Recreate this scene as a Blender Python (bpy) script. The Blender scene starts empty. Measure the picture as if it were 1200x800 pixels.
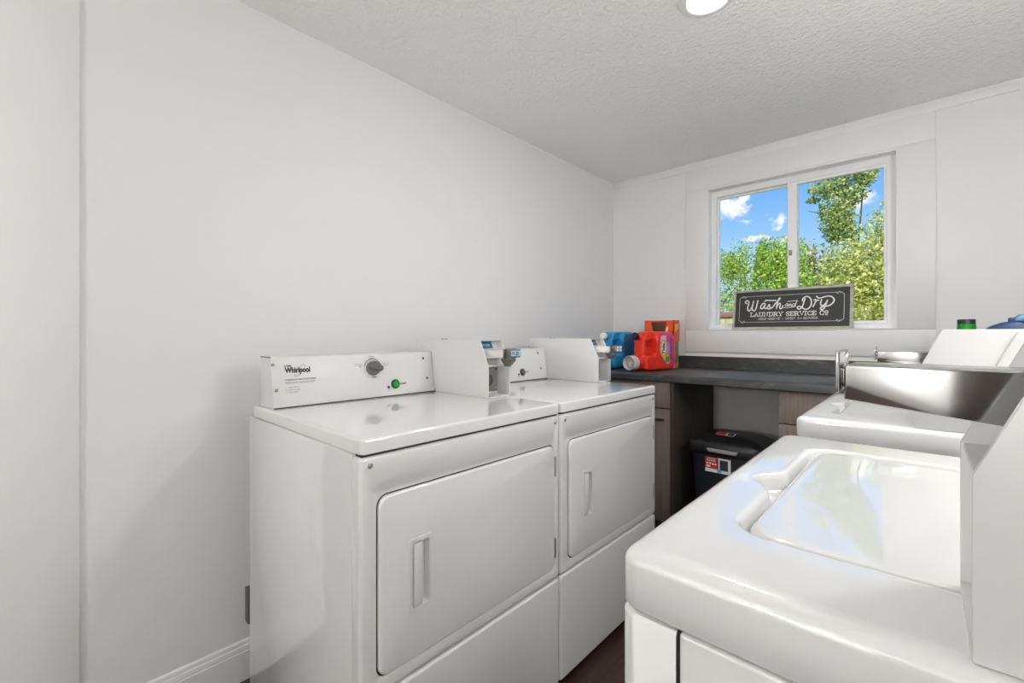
import bpy, bmesh, math, random
from mathutils import Vector, Matrix
R = math.radians
random.seed(7)
scene = bpy.context.scene
COL = scene.collection
scene.view_settings.view_transform = 'Standard'
scene.view_settings.look = 'None'
scene.view_settings.gamma = 1.0
scene.view_settings.use_curve_mapping = False
scene.view_settings.exposure = 0.13
scene.cycles.max_bounces = 16
scene.cycles.diffuse_bounces = 9

# ------------------------------------------------------------------ materials
def srgb(r, g, b):
    f = lambda c: (c/12.92 if c <= .04045 else ((c+.055)/1.055)**2.4)
    return (f(r/255), f(g/255), f(b/255), 1.0)

def mat(name, col, rough=.5, metal=0.0, spec=.5, coat=0.0, emit=None, estr=0.0, trans=0.0, alpha=1.0):
    m = bpy.data.materials.new(name); m.use_nodes = True
    b = m.node_tree.nodes['Principled BSDF']
    b.inputs['Base Color'].default_value = col
    b.inputs['Roughness'].default_value = rough
    b.inputs['Metallic'].default_value = metal
    b.inputs['Specular IOR Level'].default_value = spec
    b.inputs['Coat Weight'].default_value = coat
    b.inputs['Coat Roughness'].default_value = .04
    b.inputs['Transmission Weight'].default_value = trans
    b.inputs['Alpha'].default_value = alpha
    if emit:
        b.inputs['Emission Color'].default_value = emit
        b.inputs['Emission Strength'].default_value = estr
    return m

def nodes_of(m):
    nt = m.node_tree
    return nt, nt.nodes['Principled BSDF']

def add_bump(m, scale, strength, dist=.002, detail=4, rough=.6):
    nt, b = nodes_of(m)
    tc = nt.nodes.new('ShaderNodeTexCoord'); n = nt.nodes.new('ShaderNodeTexNoise')
    n.inputs['Scale'].default_value = scale; n.inputs['Detail'].default_value = detail
    n.inputs['Roughness'].default_value = rough
    bp = nt.nodes.new('ShaderNodeBump'); bp.inputs['Strength'].default_value = strength
    bp.inputs['Distance'].default_value = dist
    nt.links.new(tc.outputs['Object'], n.inputs['Vector'])
    nt.links.new(n.outputs['Fac'], bp.inputs['Height'])
    nt.links.new(bp.outputs['Normal'], b.inputs['Normal'])
    return m

def add_ramp(m, stops, scale, vec_scale=(1, 1, 1), detail=6, rough=.6, distortion=0.0, coord='Object'):
    nt, b = nodes_of(m)
    tc = nt.nodes.new('ShaderNodeTexCoord'); mp = nt.nodes.new('ShaderNodeMapping')
    mp.inputs['Scale'].default_value = vec_scale
    n = nt.nodes.new('ShaderNodeTexNoise'); n.inputs['Scale'].default_value = scale
    n.inputs['Detail'].default_value = detail; n.inputs['Roughness'].default_value = rough
    n.inputs['Distortion'].default_value = distortion
    cr = nt.nodes.new('ShaderNodeValToRGB')
    el = cr.color_ramp.elements
    el[0].position, el[0].color = stops[0]
    el[1].position, el[1].color = stops[-1]
    for p, c in stops[1:-1]:
        e = el.new(p); e.color = c
    nt.links.new(tc.outputs[coord], mp.inputs['Vector'])
    nt.links.new(mp.outputs['Vector'], n.inputs['Vector'])
    nt.links.new(n.outputs['Fac'], cr.inputs['Fac'])
    nt.links.new(cr.outputs['Color'], b.inputs['Base Color'])
    return m

M = {}
M['wall'] = add_bump(mat('wall_paint', (.79, .786, .782, 1), .45), 90, .06, .002)
M['trim'] = mat('trim_paint', (.79, .786, .78, 1), .38)
M['ceil'] = add_bump(mat('ceiling_texture', (.93, .925, .918, 1), .6), 58, .8, .011, 3, .6)
M['enamel'] = mat('white_enamel', (.81, .81, .80, 1), .3, spec=.3, coat=1.0)
M['enamel'].node_tree.nodes['Principled BSDF'].inputs['Coat IOR'].default_value = 2.05
M['enamel'].node_tree.nodes['Principled BSDF'].inputs['Coat Roughness'].default_value = .02
M['enamel_matte'] = mat('white_powder_coat', (.69, .686, .68, 1), .32)
M['dark_gap'] = mat('dark_seam', (.05, .05, .05, 1), .8)
M['vinyl'] = mat('window_vinyl', (.86, .86, .86, 1), .3)
M['ink'] = mat('black_ink', (.03, .03, .032, 1), .5)
M['ink_grey'] = mat('grey_ink', (.16, .16, .16, 1), .5)
M['knob'] = mat('grey_plastic', (.13, .13, .13, 1), .35)
M['black'] = mat('black_plastic', (.012, .012, .013, 1), .35)
M['green_lens'] = mat('green_lens', (.01, .22, .03, 1), .15, emit=(.01, .5, .05, 1), estr=.12)
M['grey_lens'] = mat('smoked_lens', (.12, .12, .12, 1), .2)
M['steel'] = mat('steel', (.55, .54, .52, 1), .28, metal=1)
M['dark_steel'] = mat('dark_steel', (.22, .21, .20, 1), .35, metal=1)
M['chrome'] = mat('chrome', (.46, .455, .45, 1), .11, metal=1)
M['lockplate'] = mat('lock_plate_zinc', (.33, .34, .32, 1), .45, metal=.6)
M['slide_arm'] = mat('slide_arm_metal', (.72, .71, .68, 1), .35, metal=.35)
M['label_blue'] = mat('blue_label', (.025, .13, .22, 1), .4)
M['label_light'] = mat('pale_blue_print', (.45, .66, .78, 1), .4)
M['label_white'] = mat('white_print', (.8, .8, .8, 1), .4)
M['floor'] = add_ramp(mat('dark_wood_floor', (.05, .03, .02, 1), .38),
    [(.3, (.018, .009, .007, 1)), (.55, (.045, .02, .014, 1)), (.75, (.085, .042, .03, 1))], 6, (12, 1, 1), 8, .65, .6)
def planks(m):
    nt, b = nodes_of(m)
    base = b.inputs['Base Color'].links[0].from_socket
    tc = nt.nodes.new('ShaderNodeTexCoord'); br = nt.nodes.new('ShaderNodeTexBrick')
    mp = nt.nodes.new('ShaderNodeMapping'); mp.inputs['Rotation'].default_value = (0, 0, R(90))
    br.inputs['Scale'].default_value = 1; br.inputs['Brick Width'].default_value = 1.2
    br.inputs['Row Height'].default_value = .13; br.inputs['Mortar Size'].default_value = .0018
    br.inputs['Color1'].default_value = (1, 1, 1, 1); br.inputs['Color2'].default_value = (.62, .6, .6, 1)
    br.inputs['Mortar'].default_value = (.1, .1, .1, 1)
    mx = nt.nodes.new('ShaderNodeMix'); mx.data_type = 'RGBA'; mx.blend_type = 'MULTIPLY'
    mx.inputs['Factor'].default_value = 1
    nt.links.new(tc.outputs['Object'], mp.inputs['Vector']); nt.links.new(mp.outputs['Vector'], br.inputs['Vector'])
    nt.links.new(base, mx.inputs[6]); nt.links.new(br.outputs['Color'], mx.inputs[7])
    nt.links.new(mx.outputs[2], b.inputs['Base Color'])
planks(M['floor'])
M['counter'] = add_ramp(mat('charcoal_laminate', (.03, .03, .03, 1), .36),
    [(.3, (.022, .023, .024, 1)), (.52, (.044, .046, .047, 1)), (.64, (.085, .089, .09, 1)), (.78, (.22, .23, .23, 1))], 5.5, (1, 2.2, 2), 9, .68, 1.1)
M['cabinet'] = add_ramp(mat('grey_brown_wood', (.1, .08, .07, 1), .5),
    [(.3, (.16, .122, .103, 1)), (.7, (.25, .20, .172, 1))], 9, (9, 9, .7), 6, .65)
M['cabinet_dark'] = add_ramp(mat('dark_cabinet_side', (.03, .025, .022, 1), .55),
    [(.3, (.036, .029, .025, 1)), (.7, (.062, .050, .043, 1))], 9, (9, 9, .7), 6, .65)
M['grey_panel'] = mat('grey_painted_panel', (.74, .735, .73, 1), .5)
M['bin'] = mat('navy_black_bin', (.010, .014, .020, 1), .42)
M['bin_lid'] = mat('black_bin_lid', (.012, .012, .013, 1), .33)
M['red_print'] = mat('red_print', (.62, .025, .025, 1), .4)
M['cyan_print'] = mat('cyan_print', (.05, .5, .55, 1), .4)
M['grey_print'] = mat('photo_print', (.03, .03, .035, 1), .4)
M['outlet'] = mat('grey_outlet_plate', (.11, .105, .10, 1), .4, metal=.3)
M['jug_red'] = mat('red_orange_plastic', srgb(226, 46, 24), .28)
M['jug_blue'] = mat('bright_blue_plastic', srgb(34, 140, 196), .28)
M['jug_label_blue'] = mat('blue_label_film', srgb(36, 112, 168), .3)
M['cap_navy'] = mat('navy_cap', (.008, .012, .035, 1), .4)
M['cap_white'] = mat('ivory_cap', (.78, .77, .70, 1), .45)
M['cup'] = mat('frosted_cup', (.82, .82, .82, 1), .3, trans=.35)
M['cup_blue'] = mat('frosted_blue_cup', (.35, .58, .72, 1), .3, trans=.25)
M['pink'] = mat('magenta_label', srgb(214, 44, 120), .35)
M['pale_pink'] = mat('pale_pink_print', srgb(226, 190, 200), .35)
M['lilac'] = mat('lilac_print', srgb(170, 130, 190), .35)
M['yellow'] = mat('yellow_print', srgb(240, 190, 40), .35)
M['lime'] = mat('lime_print', srgb(196, 200, 30), .35)
M['orange_print'] = mat('orange_print', srgb(240, 120, 20), .35)
M['blue_ink'] = mat('blue_ink', srgb(20, 50, 110), .4)
M['carton'] = add_ramp(mat('orange_carton', srgb(225, 72, 20), .42),
    [(.35, srgb(222, 58, 16)), (.65, srgb(232, 96, 28))], 8)
M['carton_in'] = mat('carton_inside', srgb(104, 82, 56), .8)
M['carton_low'] = add_ramp(mat('carton_print', (.3, .2, .1, 1), .42),
    [(.32, srgb(70, 110, 60)), (.45, srgb(150, 120, 90)), (.6, srgb(200, 130, 90)), (.72, srgb(225, 180, 150))], 14, detail=3)
M['cream'] = mat('cream_paper', srgb(225, 210, 170), .6)
M['green_plastic'] = mat('green_plastic', srgb(22, 150, 40), .35)
M['dark_teal'] = mat('dark_cap', srgb(34, 44, 50), .4)
M['white_bottle'] = mat('white_bottle', (.75, .75, .74, 1), .35)
M['deep_blue'] = mat('deep_blue_plastic', srgb(10, 62, 112), .3)
M['sky_plastic'] = mat('pale_blue_cap', srgb(105, 155, 190), .3)
M['sign_board'] = add_bump(mat('sign_black_board', (.028, .030, .028, 1), .55), 160, .25, .001)
M['sign_frame'] = add_ramp(mat('whitewashed_wood', (.5, .5, .45, 1), .7),
    [(.3, srgb(150, 150, 132)), (.55, srgb(186, 188, 172)), (.75, srgb(206, 207, 196))], 18, (1, 4, 4), 8, .7)
M['chalk'] = mat('sign_white_paint', (.84, .83, .80, 1), .6)
M['chalk_grey'] = mat('sign_grey_paint', (.60, .60, .58, 1), .6)
M['lamp'] = mat('lamp_lens', (1, 1, 1, 1), .4, emit=(1, .98, .95, 1), estr=1.6)
M['bark'] = add_ramp(mat('bark', (.1, .07, .05, 1), .9), [(.3, (.05, .035, .025, 1)), (.7, (.14, .10, .07, 1))], 10, (1, 1, .3))
M['ground'] = add_ramp(mat('lawn', (.1, .15, .04, 1), .95), [(.3, (.07, .11, .03, 1)), (.7, (.16, .2, .06, 1))], 3)
M['fence'] = add_ramp(mat('weathered_fence', srgb(150, 150, 110), .8), [(.3, srgb(140, 142, 100)), (.7, srgb(176, 172, 132))], 6, (8, 8, .6))
M['fence_cap'] = mat('red_brown_rail', srgb(134, 90, 72), .75)
M['door_wood'] = add_ramp(mat('dark_door_wood', (.03, .02, .015, 1), .4), [(.3, (.018, .011, .009, 1)), (.7, (.04, .026, .02, 1))], 6, (8, 8, .6))

def leaf_mat(name, cols):
    m = mat(name, cols[0], .55, spec=.3)
    nt, b = nodes_of(m)
    at = nt.nodes.new('ShaderNodeAttribute'); at.attribute_name = 'leaf'
    cr = nt.nodes.new('ShaderNodeValToRGB')
    el = cr.color_ramp.elements
    el[0].position, el[0].color = 0, cols[0]
    el[1].position, el[1].color = 1, cols[-1]
    for i, c in enumerate(cols[1:-1]):
        e = el.new((i+1)/(len(cols)-1)); e.color = c
    nt.links.new(at.outputs['Fac'], cr.inputs['Fac'])
    nt.links.new(cr.outputs['Color'], b.inputs['Base Color'])
    tr = nt.nodes.new('ShaderNodeBsdfTranslucent'); nt.links.new(cr.outputs['Color'], tr.inputs['Color'])
    mx = nt.nodes.new('ShaderNodeMixShader'); mx.inputs['Fac'].default_value = .5
    out = nt.nodes['Material Output']
    nt.links.new(b.outputs['BSDF'], mx.inputs[1]); nt.links.new(tr.outputs['BSDF'], mx.inputs[2])
    nt.links.new(mx.outputs['Shader'], out.inputs['Surface'])
    return m
M['leaf_green'] = leaf_mat('green_leaves', [(.10, .20, .05, 1), (.28, .46, .06, 1), (.50, .64, .10, 1), (.78, .80, .30, 1)])
M['leaf_yellow'] = leaf_mat('yellow_green_leaves', [(.16, .22, .07, 1), (.46, .52, .12, 1), (.72, .72, .22, 1), (.90, .86, .48, 1)])
M['leaf_dark'] = leaf_mat('blue_green_leaves', [(.10, .18, .07, 1), (.28, .40, .12, 1), (.55, .60, .20, 1), (.76, .76, .36, 1)])
M['leaf_tan'] = leaf_mat('autumn_leaves', [(.12, .14, .04, 1), (.45, .36, .12, 1), (.62, .48, .22, 1)])

def glass_mat():
    m = bpy.data.materials.new('window_glass'); m.use_nodes = True
    nt = m.node_tree; nt.nodes.clear()
    out = nt.nodes.new('ShaderNodeOutputMaterial'); mx = nt.nodes.new('ShaderNodeMixShader')
    tr = nt.nodes.new('ShaderNodeBsdfTransparent'); gl = nt.nodes.new('ShaderNodeBsdfGlossy')
    gl.inputs['Roughness'].default_value = .02
    fr = nt.nodes.new('ShaderNodeFresnel'); fr.inputs['IOR'].default_value = 1.04
    tr.inputs['Color'].default_value = (.97, .985, .98, 1)
    nt.links.new(fr.outputs[0], mx.inputs[0]); nt.links.new(tr.outputs[0], mx.inputs[1])
    nt.links.new(gl.outputs[0], mx.inputs[2]); nt.links.new(mx.outputs[0], out.inputs[0])
    return m
M['glass'] = glass_mat()

# ------------------------------------------------------------------ mesh building
class G:
    def __init__(s): s.bm = bmesh.new()
    def _merge(s, t):
        bmesh.ops.recalc_face_normals(t, faces=t.faces[:])
        me = bpy.data.meshes.new('tmp'); t.to_mesh(me); t.free()
        s.bm.from_mesh(me); bpy.data.meshes.remove(me)
        return s
    def box(s, x0, x1, y0, y1, z0, z1, bev=0.0, seg=2):
        t = bmesh.new(); bmesh.ops.create_cube(t, size=1)
        for v in t.verts:
            v.co = Vector(((x0+x1)/2+v.co.x*(x1-x0), (y0+y1)/2+v.co.y*(y1-y0), (z0+z1)/2+v.co.z*(z1-z0)))
        if bev: bmesh.ops.bevel(t, geom=t.edges[:], offset=bev, segments=seg, profile=.5, affect='EDGES')
        return s._merge(t)
    def prism(s, poly, plane, a, b, bev=0.0, seg=2):
        mp = {'xy': lambda p, q, w: (p, q, w), 'xz': lambda p, q, w: (p, w, q), 'yz': lambda p, q, w: (w, p, q)}[plane]
        t = bmesh.new()
        lo = [t.verts.new(mp(p, q, a)) for p, q in poly]; hi = [t.verts.new(mp(p, q, b)) for p, q in poly]
        n = len(poly)
        t.faces.new(lo); t.faces.new(hi)
        for i in range(n): t.faces.new((lo[i], lo[(i+1) % n], hi[(i+1) % n], hi[i]))
        if bev: bmesh.ops.bevel(t, geom=t.edges[:], offset=bev, segments=seg, profile=.5, affect='EDGES')
        return s._merge(t)
    def loft(s, rings, cap0=True, cap1=True, closed=True):
        t = bmesh.new()
        V = [[t.verts.new(p) for p in r] for r in rings]
        n = len(rings[0])
        for a, b in zip(V, V[1:]):
            for i in range(n if closed else n-1):
                try: t.faces.new((a[i], a[(i+1) % n], b[(i+1) % n], b[i]))
                except ValueError: pass
        if cap0: t.faces.new(V[0])
        if cap1: t.faces.new(V[-1])
        return s._merge(t)
    def lathe(s, prof, origin, axis=(0, 0, 1), n=32, cap0=True, cap1=True):
        ax = Vector(axis).normalized(); u = ax.orthogonal().normalized(); w = ax.cross(u); o = Vector(origin)
        rings = [[o+ax*h+(u*math.cos(2*math.pi*i/n)+w*math.sin(2*math.pi*i/n))*max(r, 1e-5) for i in range(n)] for r, h in prof]
        return s.loft(rings, cap0, cap1)
    def tube(s, pts, r, n=8):
        pts = [Vector(p) for p in pts]; rs = r if isinstance(r, (list, tuple)) else [r]*len(pts)
        rings = []; u = None
        for i, p in enumerate(pts):
            d = (pts[min(i+1, len(pts)-1)]-pts[max(i-1, 0)]).normalized()
            if u is None: u = d.orthogonal().normalized()
            u = (u-d*u.dot(d)).normalized(); w = d.cross(u)
            rings.append([p+(u*math.cos(2*math.pi*k/n)+w*math.sin(2*math.pi*k/n))*rs[i] for k in range(n)])
        return s.loft(rings)

ORIG = {}
def obj(name, g, material, parent=None, local=False, smooth=True, angle=35):
    """one mesh object; world-space geometry is moved into its thing's frame unless local"""
    bm = g.bm if isinstance(g, G) else g
    if parent is not None and not local:
        bm.transform(Matrix.Translation(-ORIG[parent.name]))
    me = bpy.data.meshes.new(name); bm.to_mesh(me); bm.free()
    me.materials.append(material)
    if smooth:
        me.shade_smooth(); me.set_sharp_from_angle(angle=R(angle))
    o = bpy.data.objects.new(name, me); COL.objects.link(o)
    if parent is not None:
        o.parent = parent; ORIG[o.name] = ORIG[parent.name]
    else: ORIG[o.name] = Vector((0, 0, 0))
    return o
def tag(o, label, cat, group=None, kind=None):
    o['label'] = label; o['category'] = cat
    if group: o['group'] = group
    if kind: o['kind'] = kind
    return o
def thing(name, label, cat, loc, rotz=0, group=None):
    o = bpy.data.objects.new(name, None); COL.objects.link(o)
    o.empty_display_size = .1
    o.location = loc; o.rotation_euler = (0, 0, rotz); ORIG[o.name] = Vector(loc)
    return tag(o, label, cat, group)
def solid_origin(o, loc):
    """moves a single-mesh thing's origin to its base"""
    o.data.transform(Matrix.Translation(-Vector(loc))); o.location = loc; return o
def struct(name, g, m, parent=None, label=None, cat=None, smooth=True):
    o = obj(name, g, m, parent, smooth=smooth)
    if parent is None:
        o['kind'] = 'structure'
        if label: o['label'] = label; o['category'] = cat
    return o

def rrect(x0, x1, y0, y1, r, n=8):
    pts = []
    for cx, cy, a in ((x1-r, y1-r, 0), (x0+r, y1-r, 90), (x0+r, y0+r, 180), (x1-r, y0+r, 270)):
        for k in range(n+1):
            t = R(a+90*k/n); pts.append((cx+r*math.cos(t), cy+r*math.sin(t)))
    return pts
def at_z(poly, z): return [(p, q, z) for p, q in poly]
def at_x(poly, x): return [(x, p, q) for p, q in poly]
def at_y(poly, y): return [(p, y, q) for p, q in poly]

def catmull(pts, k=8):
    out = []
    P = [pts[0]]+list(pts)+[pts[-1]]
    for i in range(1, len(P)-2):
        p0, p1, p2, p3 = P[i-1], P[i], P[i+1], P[i+2]
        for j in range(k):
            t = j/k
            out.append(tuple(.5*((2*p1[c])+(-p0[c]+p2[c])*t+(2*p0[c]-5*p1[c]+4*p2[c]-p3[c])*t*t+(-p0[c]+3*p1[c]-3*p2[c]+p3[c])*t**3) for c in range(2)))
    out.append(tuple(pts[-1]))
    return out
def ribbon(bm, pts, w, fr, lift=.0008, caps=True):
    """flat painted stroke along a 2-D polyline; fr maps (u, v, height) to 3-D"""
    n = len(pts)
    lf, rt = [], []
    for i in range(n):
        a = Vector(pts[max(i-1, 0)]); b = Vector(pts[min(i+1, n-1)])
        d = (b-a); d = d.normalized() if d.length > 1e-9 else Vector((1, 0))
        nv = Vector((-d.y, d.x))*w/2; p = Vector(pts[i])
        lf.append(bm.verts.new(fr(*(p+nv), lift))); rt.append(bm.verts.new(fr(*(p-nv), lift)))
    for i in range(n-1): bm.faces.new((lf[i], rt[i], rt[i+1], lf[i+1]))
    if caps:
        for p in (pts[0], pts[-1]):
            bm.faces.new([bm.verts.new(fr(p[0]+w/2*math.cos(k*math.pi/5), p[1]+w/2*math.sin(k*math.pi/5), lift)) for k in range(10)])
def frame_fn(o, u, v):
    o, u, v = Vector(o), Vector(u).normalized(), Vector(v).normalized(); n = u.cross(v)
    return lambda a, b, h=0.0: o+u*a+v*b+n*h
def text_bm(body, size, fr, align='LEFT', bold=0.0, lift=.0006, xscale=1.0, shear=0.0):
    cu = bpy.data.curves.new('t', 'FONT'); cu.body = body; cu.size = size; cu.align_x = align
    cu.offset = bold; cu.resolution_u = 3; cu.shear = shear
    o = bpy.data.objects.new('t', cu); COL.objects.link(o)
    bpy.context.view_layer.update()
    me = bpy.data.meshes.new_from_object(o.evaluated_get(bpy.context.evaluated_depsgraph_get()))
    bpy.data.objects.remove(o); bpy.data.curves.remove(cu)
    bm = bmesh.new(); bm.from_mesh(me); bpy.data.meshes.remove(me)
    for vtx in bm.verts: vtx.co = fr(vtx.co.x*xscale, vtx.co.y, lift)
    return bm
def join_bm(*bms):
    g = G()
    for b in bms:
        me = bpy.data.meshes.new('j'); b.to_mesh(me); b.free(); g.bm.from_mesh(me); bpy.data.meshes.remove(me)
    return g
def patch(fr, u0, u1, v0, v1, lift=.0005, r=0):
    bm = bmesh.new()
    pts = rrect(u0, u1, v0, v1, r, 4) if r else [(u0, v0), (u1, v0), (u1, v1), (u0, v1)]
    bm.faces.new([bm.verts.new(fr(p, q, lift)) for p, q in pts])
    return bm
def patches(fr, rects, lift=.0006): return join_bm(*[patch(fr, *r, lift) for r in rects])
def ellipse_bm(fr, cu_, cv, a, b, lift, n=28):
    bm = bmesh.new()
    bm.faces.new([bm.verts.new(fr(cu_+a*math.cos(2*math.pi*i/n), cv+b*math.sin(2*math.pi*i/n), lift)) for i in range(n)])
    return bm

# ------------------------------------------------------------------ room shell
XL, XR, YB, YF, ZC = -1.65, .62, 2.86, -2.8, 2.232
struct('floor', G().box(XL-.1, XR+.1, YF-.1, YB+.02, -.08, 0), M['floor'], smooth=False)
struct('ceiling', G().box(XL-.1, XR+.1, YF-.1, YB+.12, ZC, ZC+.1), M['ceil'], smooth=False)
struct('wall_left', G().box(XL-.1, XL, YF-.1, YB+.12, -.08, ZC), M['wall'], smooth=False)
struct('wall_right', G().box(XR, XR+.1, YF-.1, YB+.12, -.08, ZC), M['wall'], smooth=False)
struct('wall_front', G().box(XL, -.20, YF-.1, YF, 0, ZC).box(.53, XR, YF-.1, YF, 0, ZC).box(-.20, .53, YF-.1, YF, 2.03, ZC), M['wall'], smooth=False)
WX0, WX1, WZ0, WZ1 = -.980, -.0935, 1.165, 2.036      # window opening
struct('wall_back', G().box(XL, WX0, YB, YB+.12, -.08, ZC).box(WX1, XR, YB, YB+.12, -.08, ZC)
       .box(WX0, WX1, YB, YB+.12, -.08, WZ0).box(WX0, WX1, YB, YB+.12, WZ1, ZC), M['wall'], smooth=False)
# flat casing boards round the window
def casing():
    yb, t = YB, .016
    g = G()
    g.box(-1.116, .043, yb-t, yb, WZ1+.012, 2.178, .0015)
    g.box(-1.116, WX0, yb-t, yb, WZ0-.002, WZ1+.0112, .0008)
    g.box(WX1, .043, yb-t, yb, WZ0-.002, WZ1+.0112, .0008)
    g.box(-1.116, .043, yb-t, yb, 1.030, WZ0-.0028, .0015)
    g.box(WX0, WX1, yb-t, yb, WZ1, WZ1+.0112)
    return g
struct('trim_1', casing(), M['trim'])
struct('trim_2', G().box(XL+.0, .3, YB-.006, YB, 2.181, ZC-.012, .001), M['trim'])
# door casing on the near end of the long wall and the closed door beyond it
struct('trim_3', G().box(XL, XL+.007, -.060, .082, 0, ZC-.03, .003, 3), M['trim'])
d2 = struct('door_2', G().box(XL+.001, XL+.006, -.92, -.066, .01, 2.03), M['door_wood'])
# door in the wall behind the viewer
d1 = struct('door_1', G().box(-.195, .525, YF-.06, YF-.02, .01, 2.02), M['door_wood'])
struct('trim_4', G().box(-.29, -.20, YF, YF+.015, 0, 2.12, .003).box(.53, .615, YF, YF+.015, 0, 2.12, .003).box(-.20, .53, YF, YF+.015, 2.03, 2.12, .003), M['trim'])
struct('door_handle', G().lathe([(.026, 0), (.026, .006), (.01, .01), (.01, .04), (.026, .045), (.03, .06), (.02, .072), (.001, .074)], (-.13, YF-.02, .95), (0, 1, 0)), M['steel'], d1)
# baseboards
def bb_profile(): return [(0, 0), (.014, 0), (.014, .094), (.0118, .0965), (.0118, .099), (.0132, .1005), (.0112, .111), (.0085, .1135), (.0085, .1155), (.0065, .124), (.002, .128), (0, .128)]
struct('baseboard_left', G().prism([(XL+p, q) for p, q in bb_profile()], 'xz', .0825, 2.25), M['trim'])
struct('baseboard_right', G().prism([(XR-p, q) for p, q in bb_profile()], 'xz', YF, 2.25), M['trim'])
struct('baseboard_front', G().prism([(YF+p, q) for p, q in bb_profile()], 'yz', XL+.015, -.292), M['trim'])
# grey panel at the back of the knee space under the counter
struct('trim_5', G().box(-.943, -.477, YB-.02, YB-.001, 0, .888), M['grey_panel'], smooth=False)

# window
def ring_frame(g, x0, x1, z0, z1, wl, wr, wb, wt, y0, y1, e=.002):
    """rectangular frame lofted round its section, no overlapping corners"""
    o = lambda k: [(x0+k, z0+k), (x1-k, z0+k), (x1-k, z1-k), (x0+k, z1-k)]
    i = lambda k: [(x0+wl-k, z0+wb-k), (x1-wr+k, z0+wb-k), (x1-wr+k, z1-wt+k), (x0+wl-k, z1-wt+k)]
    g.loft([at_y(o(0), y1), at_y(o(0), y0+e), at_y(o(e), y0), at_y(i(e), y0), at_y(i(0), y0+e), at_y(i(0), y1)], False, False)
def build_window():
    y0, y1 = 2.905, 2.955
    g = G()
    R4 = [(WX0, WZ0), (WX1, WZ0), (WX1, WZ1), (WX0, WZ1)]
    k = .003; I4 = [(WX0+k, WZ0+k), (WX1-k, WZ0+k), (WX1-k, WZ1-k), (WX0+k, WZ1-k)]
    g.loft([at_y(R4, YB-.0158), at_y(I4, YB-.0158), at_y(I4, y0+.004)], False, False)
    f = .030
    ring_frame(g, WX0, WX1, WZ0, WZ1, f, f+.012, f, f+.01, y0, y1, .003)
    w = struct('window_1', g, M['vinyl'])
    w['label'] = 'white vinyl slider window above the counter'
    a0, a1, b0, b1 = WX0+f-.004, -.516, WZ0+f-.004, WZ1-f-.006
    t = .014
    s = G(); ring_frame(s, a0, a1, b0, b1, t, .024, t, t, y0+.027, y1-.005)
    struct('sash', s, M['vinyl'], w)
    c0, c1 = -.566, WX1-f-.008
    s = G(); ring_frame(s, c0, c1, b0+.001, b1-.001, .048, t, t+.004, t+.004, y0+.004, y0+.026, .003)
    struct('sliding_sash', s, M['vinyl'], w)
    struct('glass_pane', G().box(a0+.003, a1-.003, y0+.036, y0+.039, b0+.003, b1-.003), M['glass'], w, smooth=False)
    struct('glass_pane', G().box(c0+.003, c1-.003, y0+.013, y0+.016, b0+.003, b1-.003), M['glass'], w, smooth=False)
    struct('latch', G().box(c0+.010, c0+.024, y0-.004, y0+.006, 1.585, 1.615, .003).box(c0+.012, c0+.019, y0-.016, y0-.002, 1.590, 1.600, .002), M['dark_steel'], w)
build_window()

# outlet plate on the long wall
def outlet():
    t = thing('outlet_box', 'grey metal outlet box low on the white wall behind the dryer', 'outlet', (XL, .51, .187))
    obj('cover_plate', G().box(XL, XL+.032, .474, .545, .187, .301, .003), M['outlet'], t)
    obj('socket', G().prism(rrect(.493, .527, .205, .237, .008, 4), 'yz', XL+.0315, XL+.035).prism(rrect(.493, .527, .251, .283, .008, 4), 'yz', XL+.0315, XL+.035), M['dark_gap'], t)
outlet()

# ------------------------------------------------------------------ ceiling light and added fill globes
def can_light(x, y, label, watts):
    t = thing('recessed_light', label, 'ceiling light', (x, y, ZC-.012), group='recessed ceiling lights')
    obj('trim_ring', G().lathe([(.064, -.004), (.066, -.010), (.074, -.011), (.086, -.006), (.089, -.0005)], (x, y, ZC), (0, 0, 1), 48, False, False), M['vinyl'], t)
    obj('lens', G().lathe([(.0645, -.004), (.055, -.006), (.03, -.0075), (.0005, -.008)], (x, y, ZC), (0, 0, 1), 48, True, True), M['lamp'], t)
    ld = bpy.data.lights.new('lamp_glow', 'AREA'); ld.shape = 'DISK'; ld.size = .125; ld.energy = watts
    ld.color = (1, .992, .975)
    lo = bpy.data.objects.new('lamp_glow', ld); COL.objects.link(lo); lo.parent = t; lo.location = (0, 0, -.002)
    return t
can_light(-.512, 1.486, 'round recessed ceiling light above the aisle between dryers and washers', 5)
FILL_GLOBES = [(-.60, -2.1, 1.45, 'added unseen fill globe hanging nearer the long wall', 172),  # lamps added out of view to even out the room's brightness
          (.45, -.50, 1.62, 'added unseen fill globe hanging beside the nearest washer', 7),
          (.50, 1.15, 1.68, 'added unseen fill globe hanging between the backs of the washers and the side wall', 56)]
def fill_globe(x, y, z, label, glow):
    """glowing globe on a stem, added out of view as fill light"""
    t = thing('fill_globe', label, 'ceiling light', (x, y, z-.085), group='added unseen fill globes')
    obj('canopy', G().lathe([(.06, 0), (.06, -.012), (.03, -.022), (.008, -.03), (.008, z-ZC+.08)], (x, y, ZC), n=28), M['steel'], t)
    obj('globe', G().lathe([(.085*math.sin(math.pi*k/16), -.085*math.cos(math.pi*k/16)) for k in range(17)], (x, y, z), n=32), mat('fill_glow', (1, 1, 1, 1), .5, emit=(1, .992, .975, 1), estr=glow), t)
for q in FILL_GLOBES: fill_globe(*q)

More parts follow.
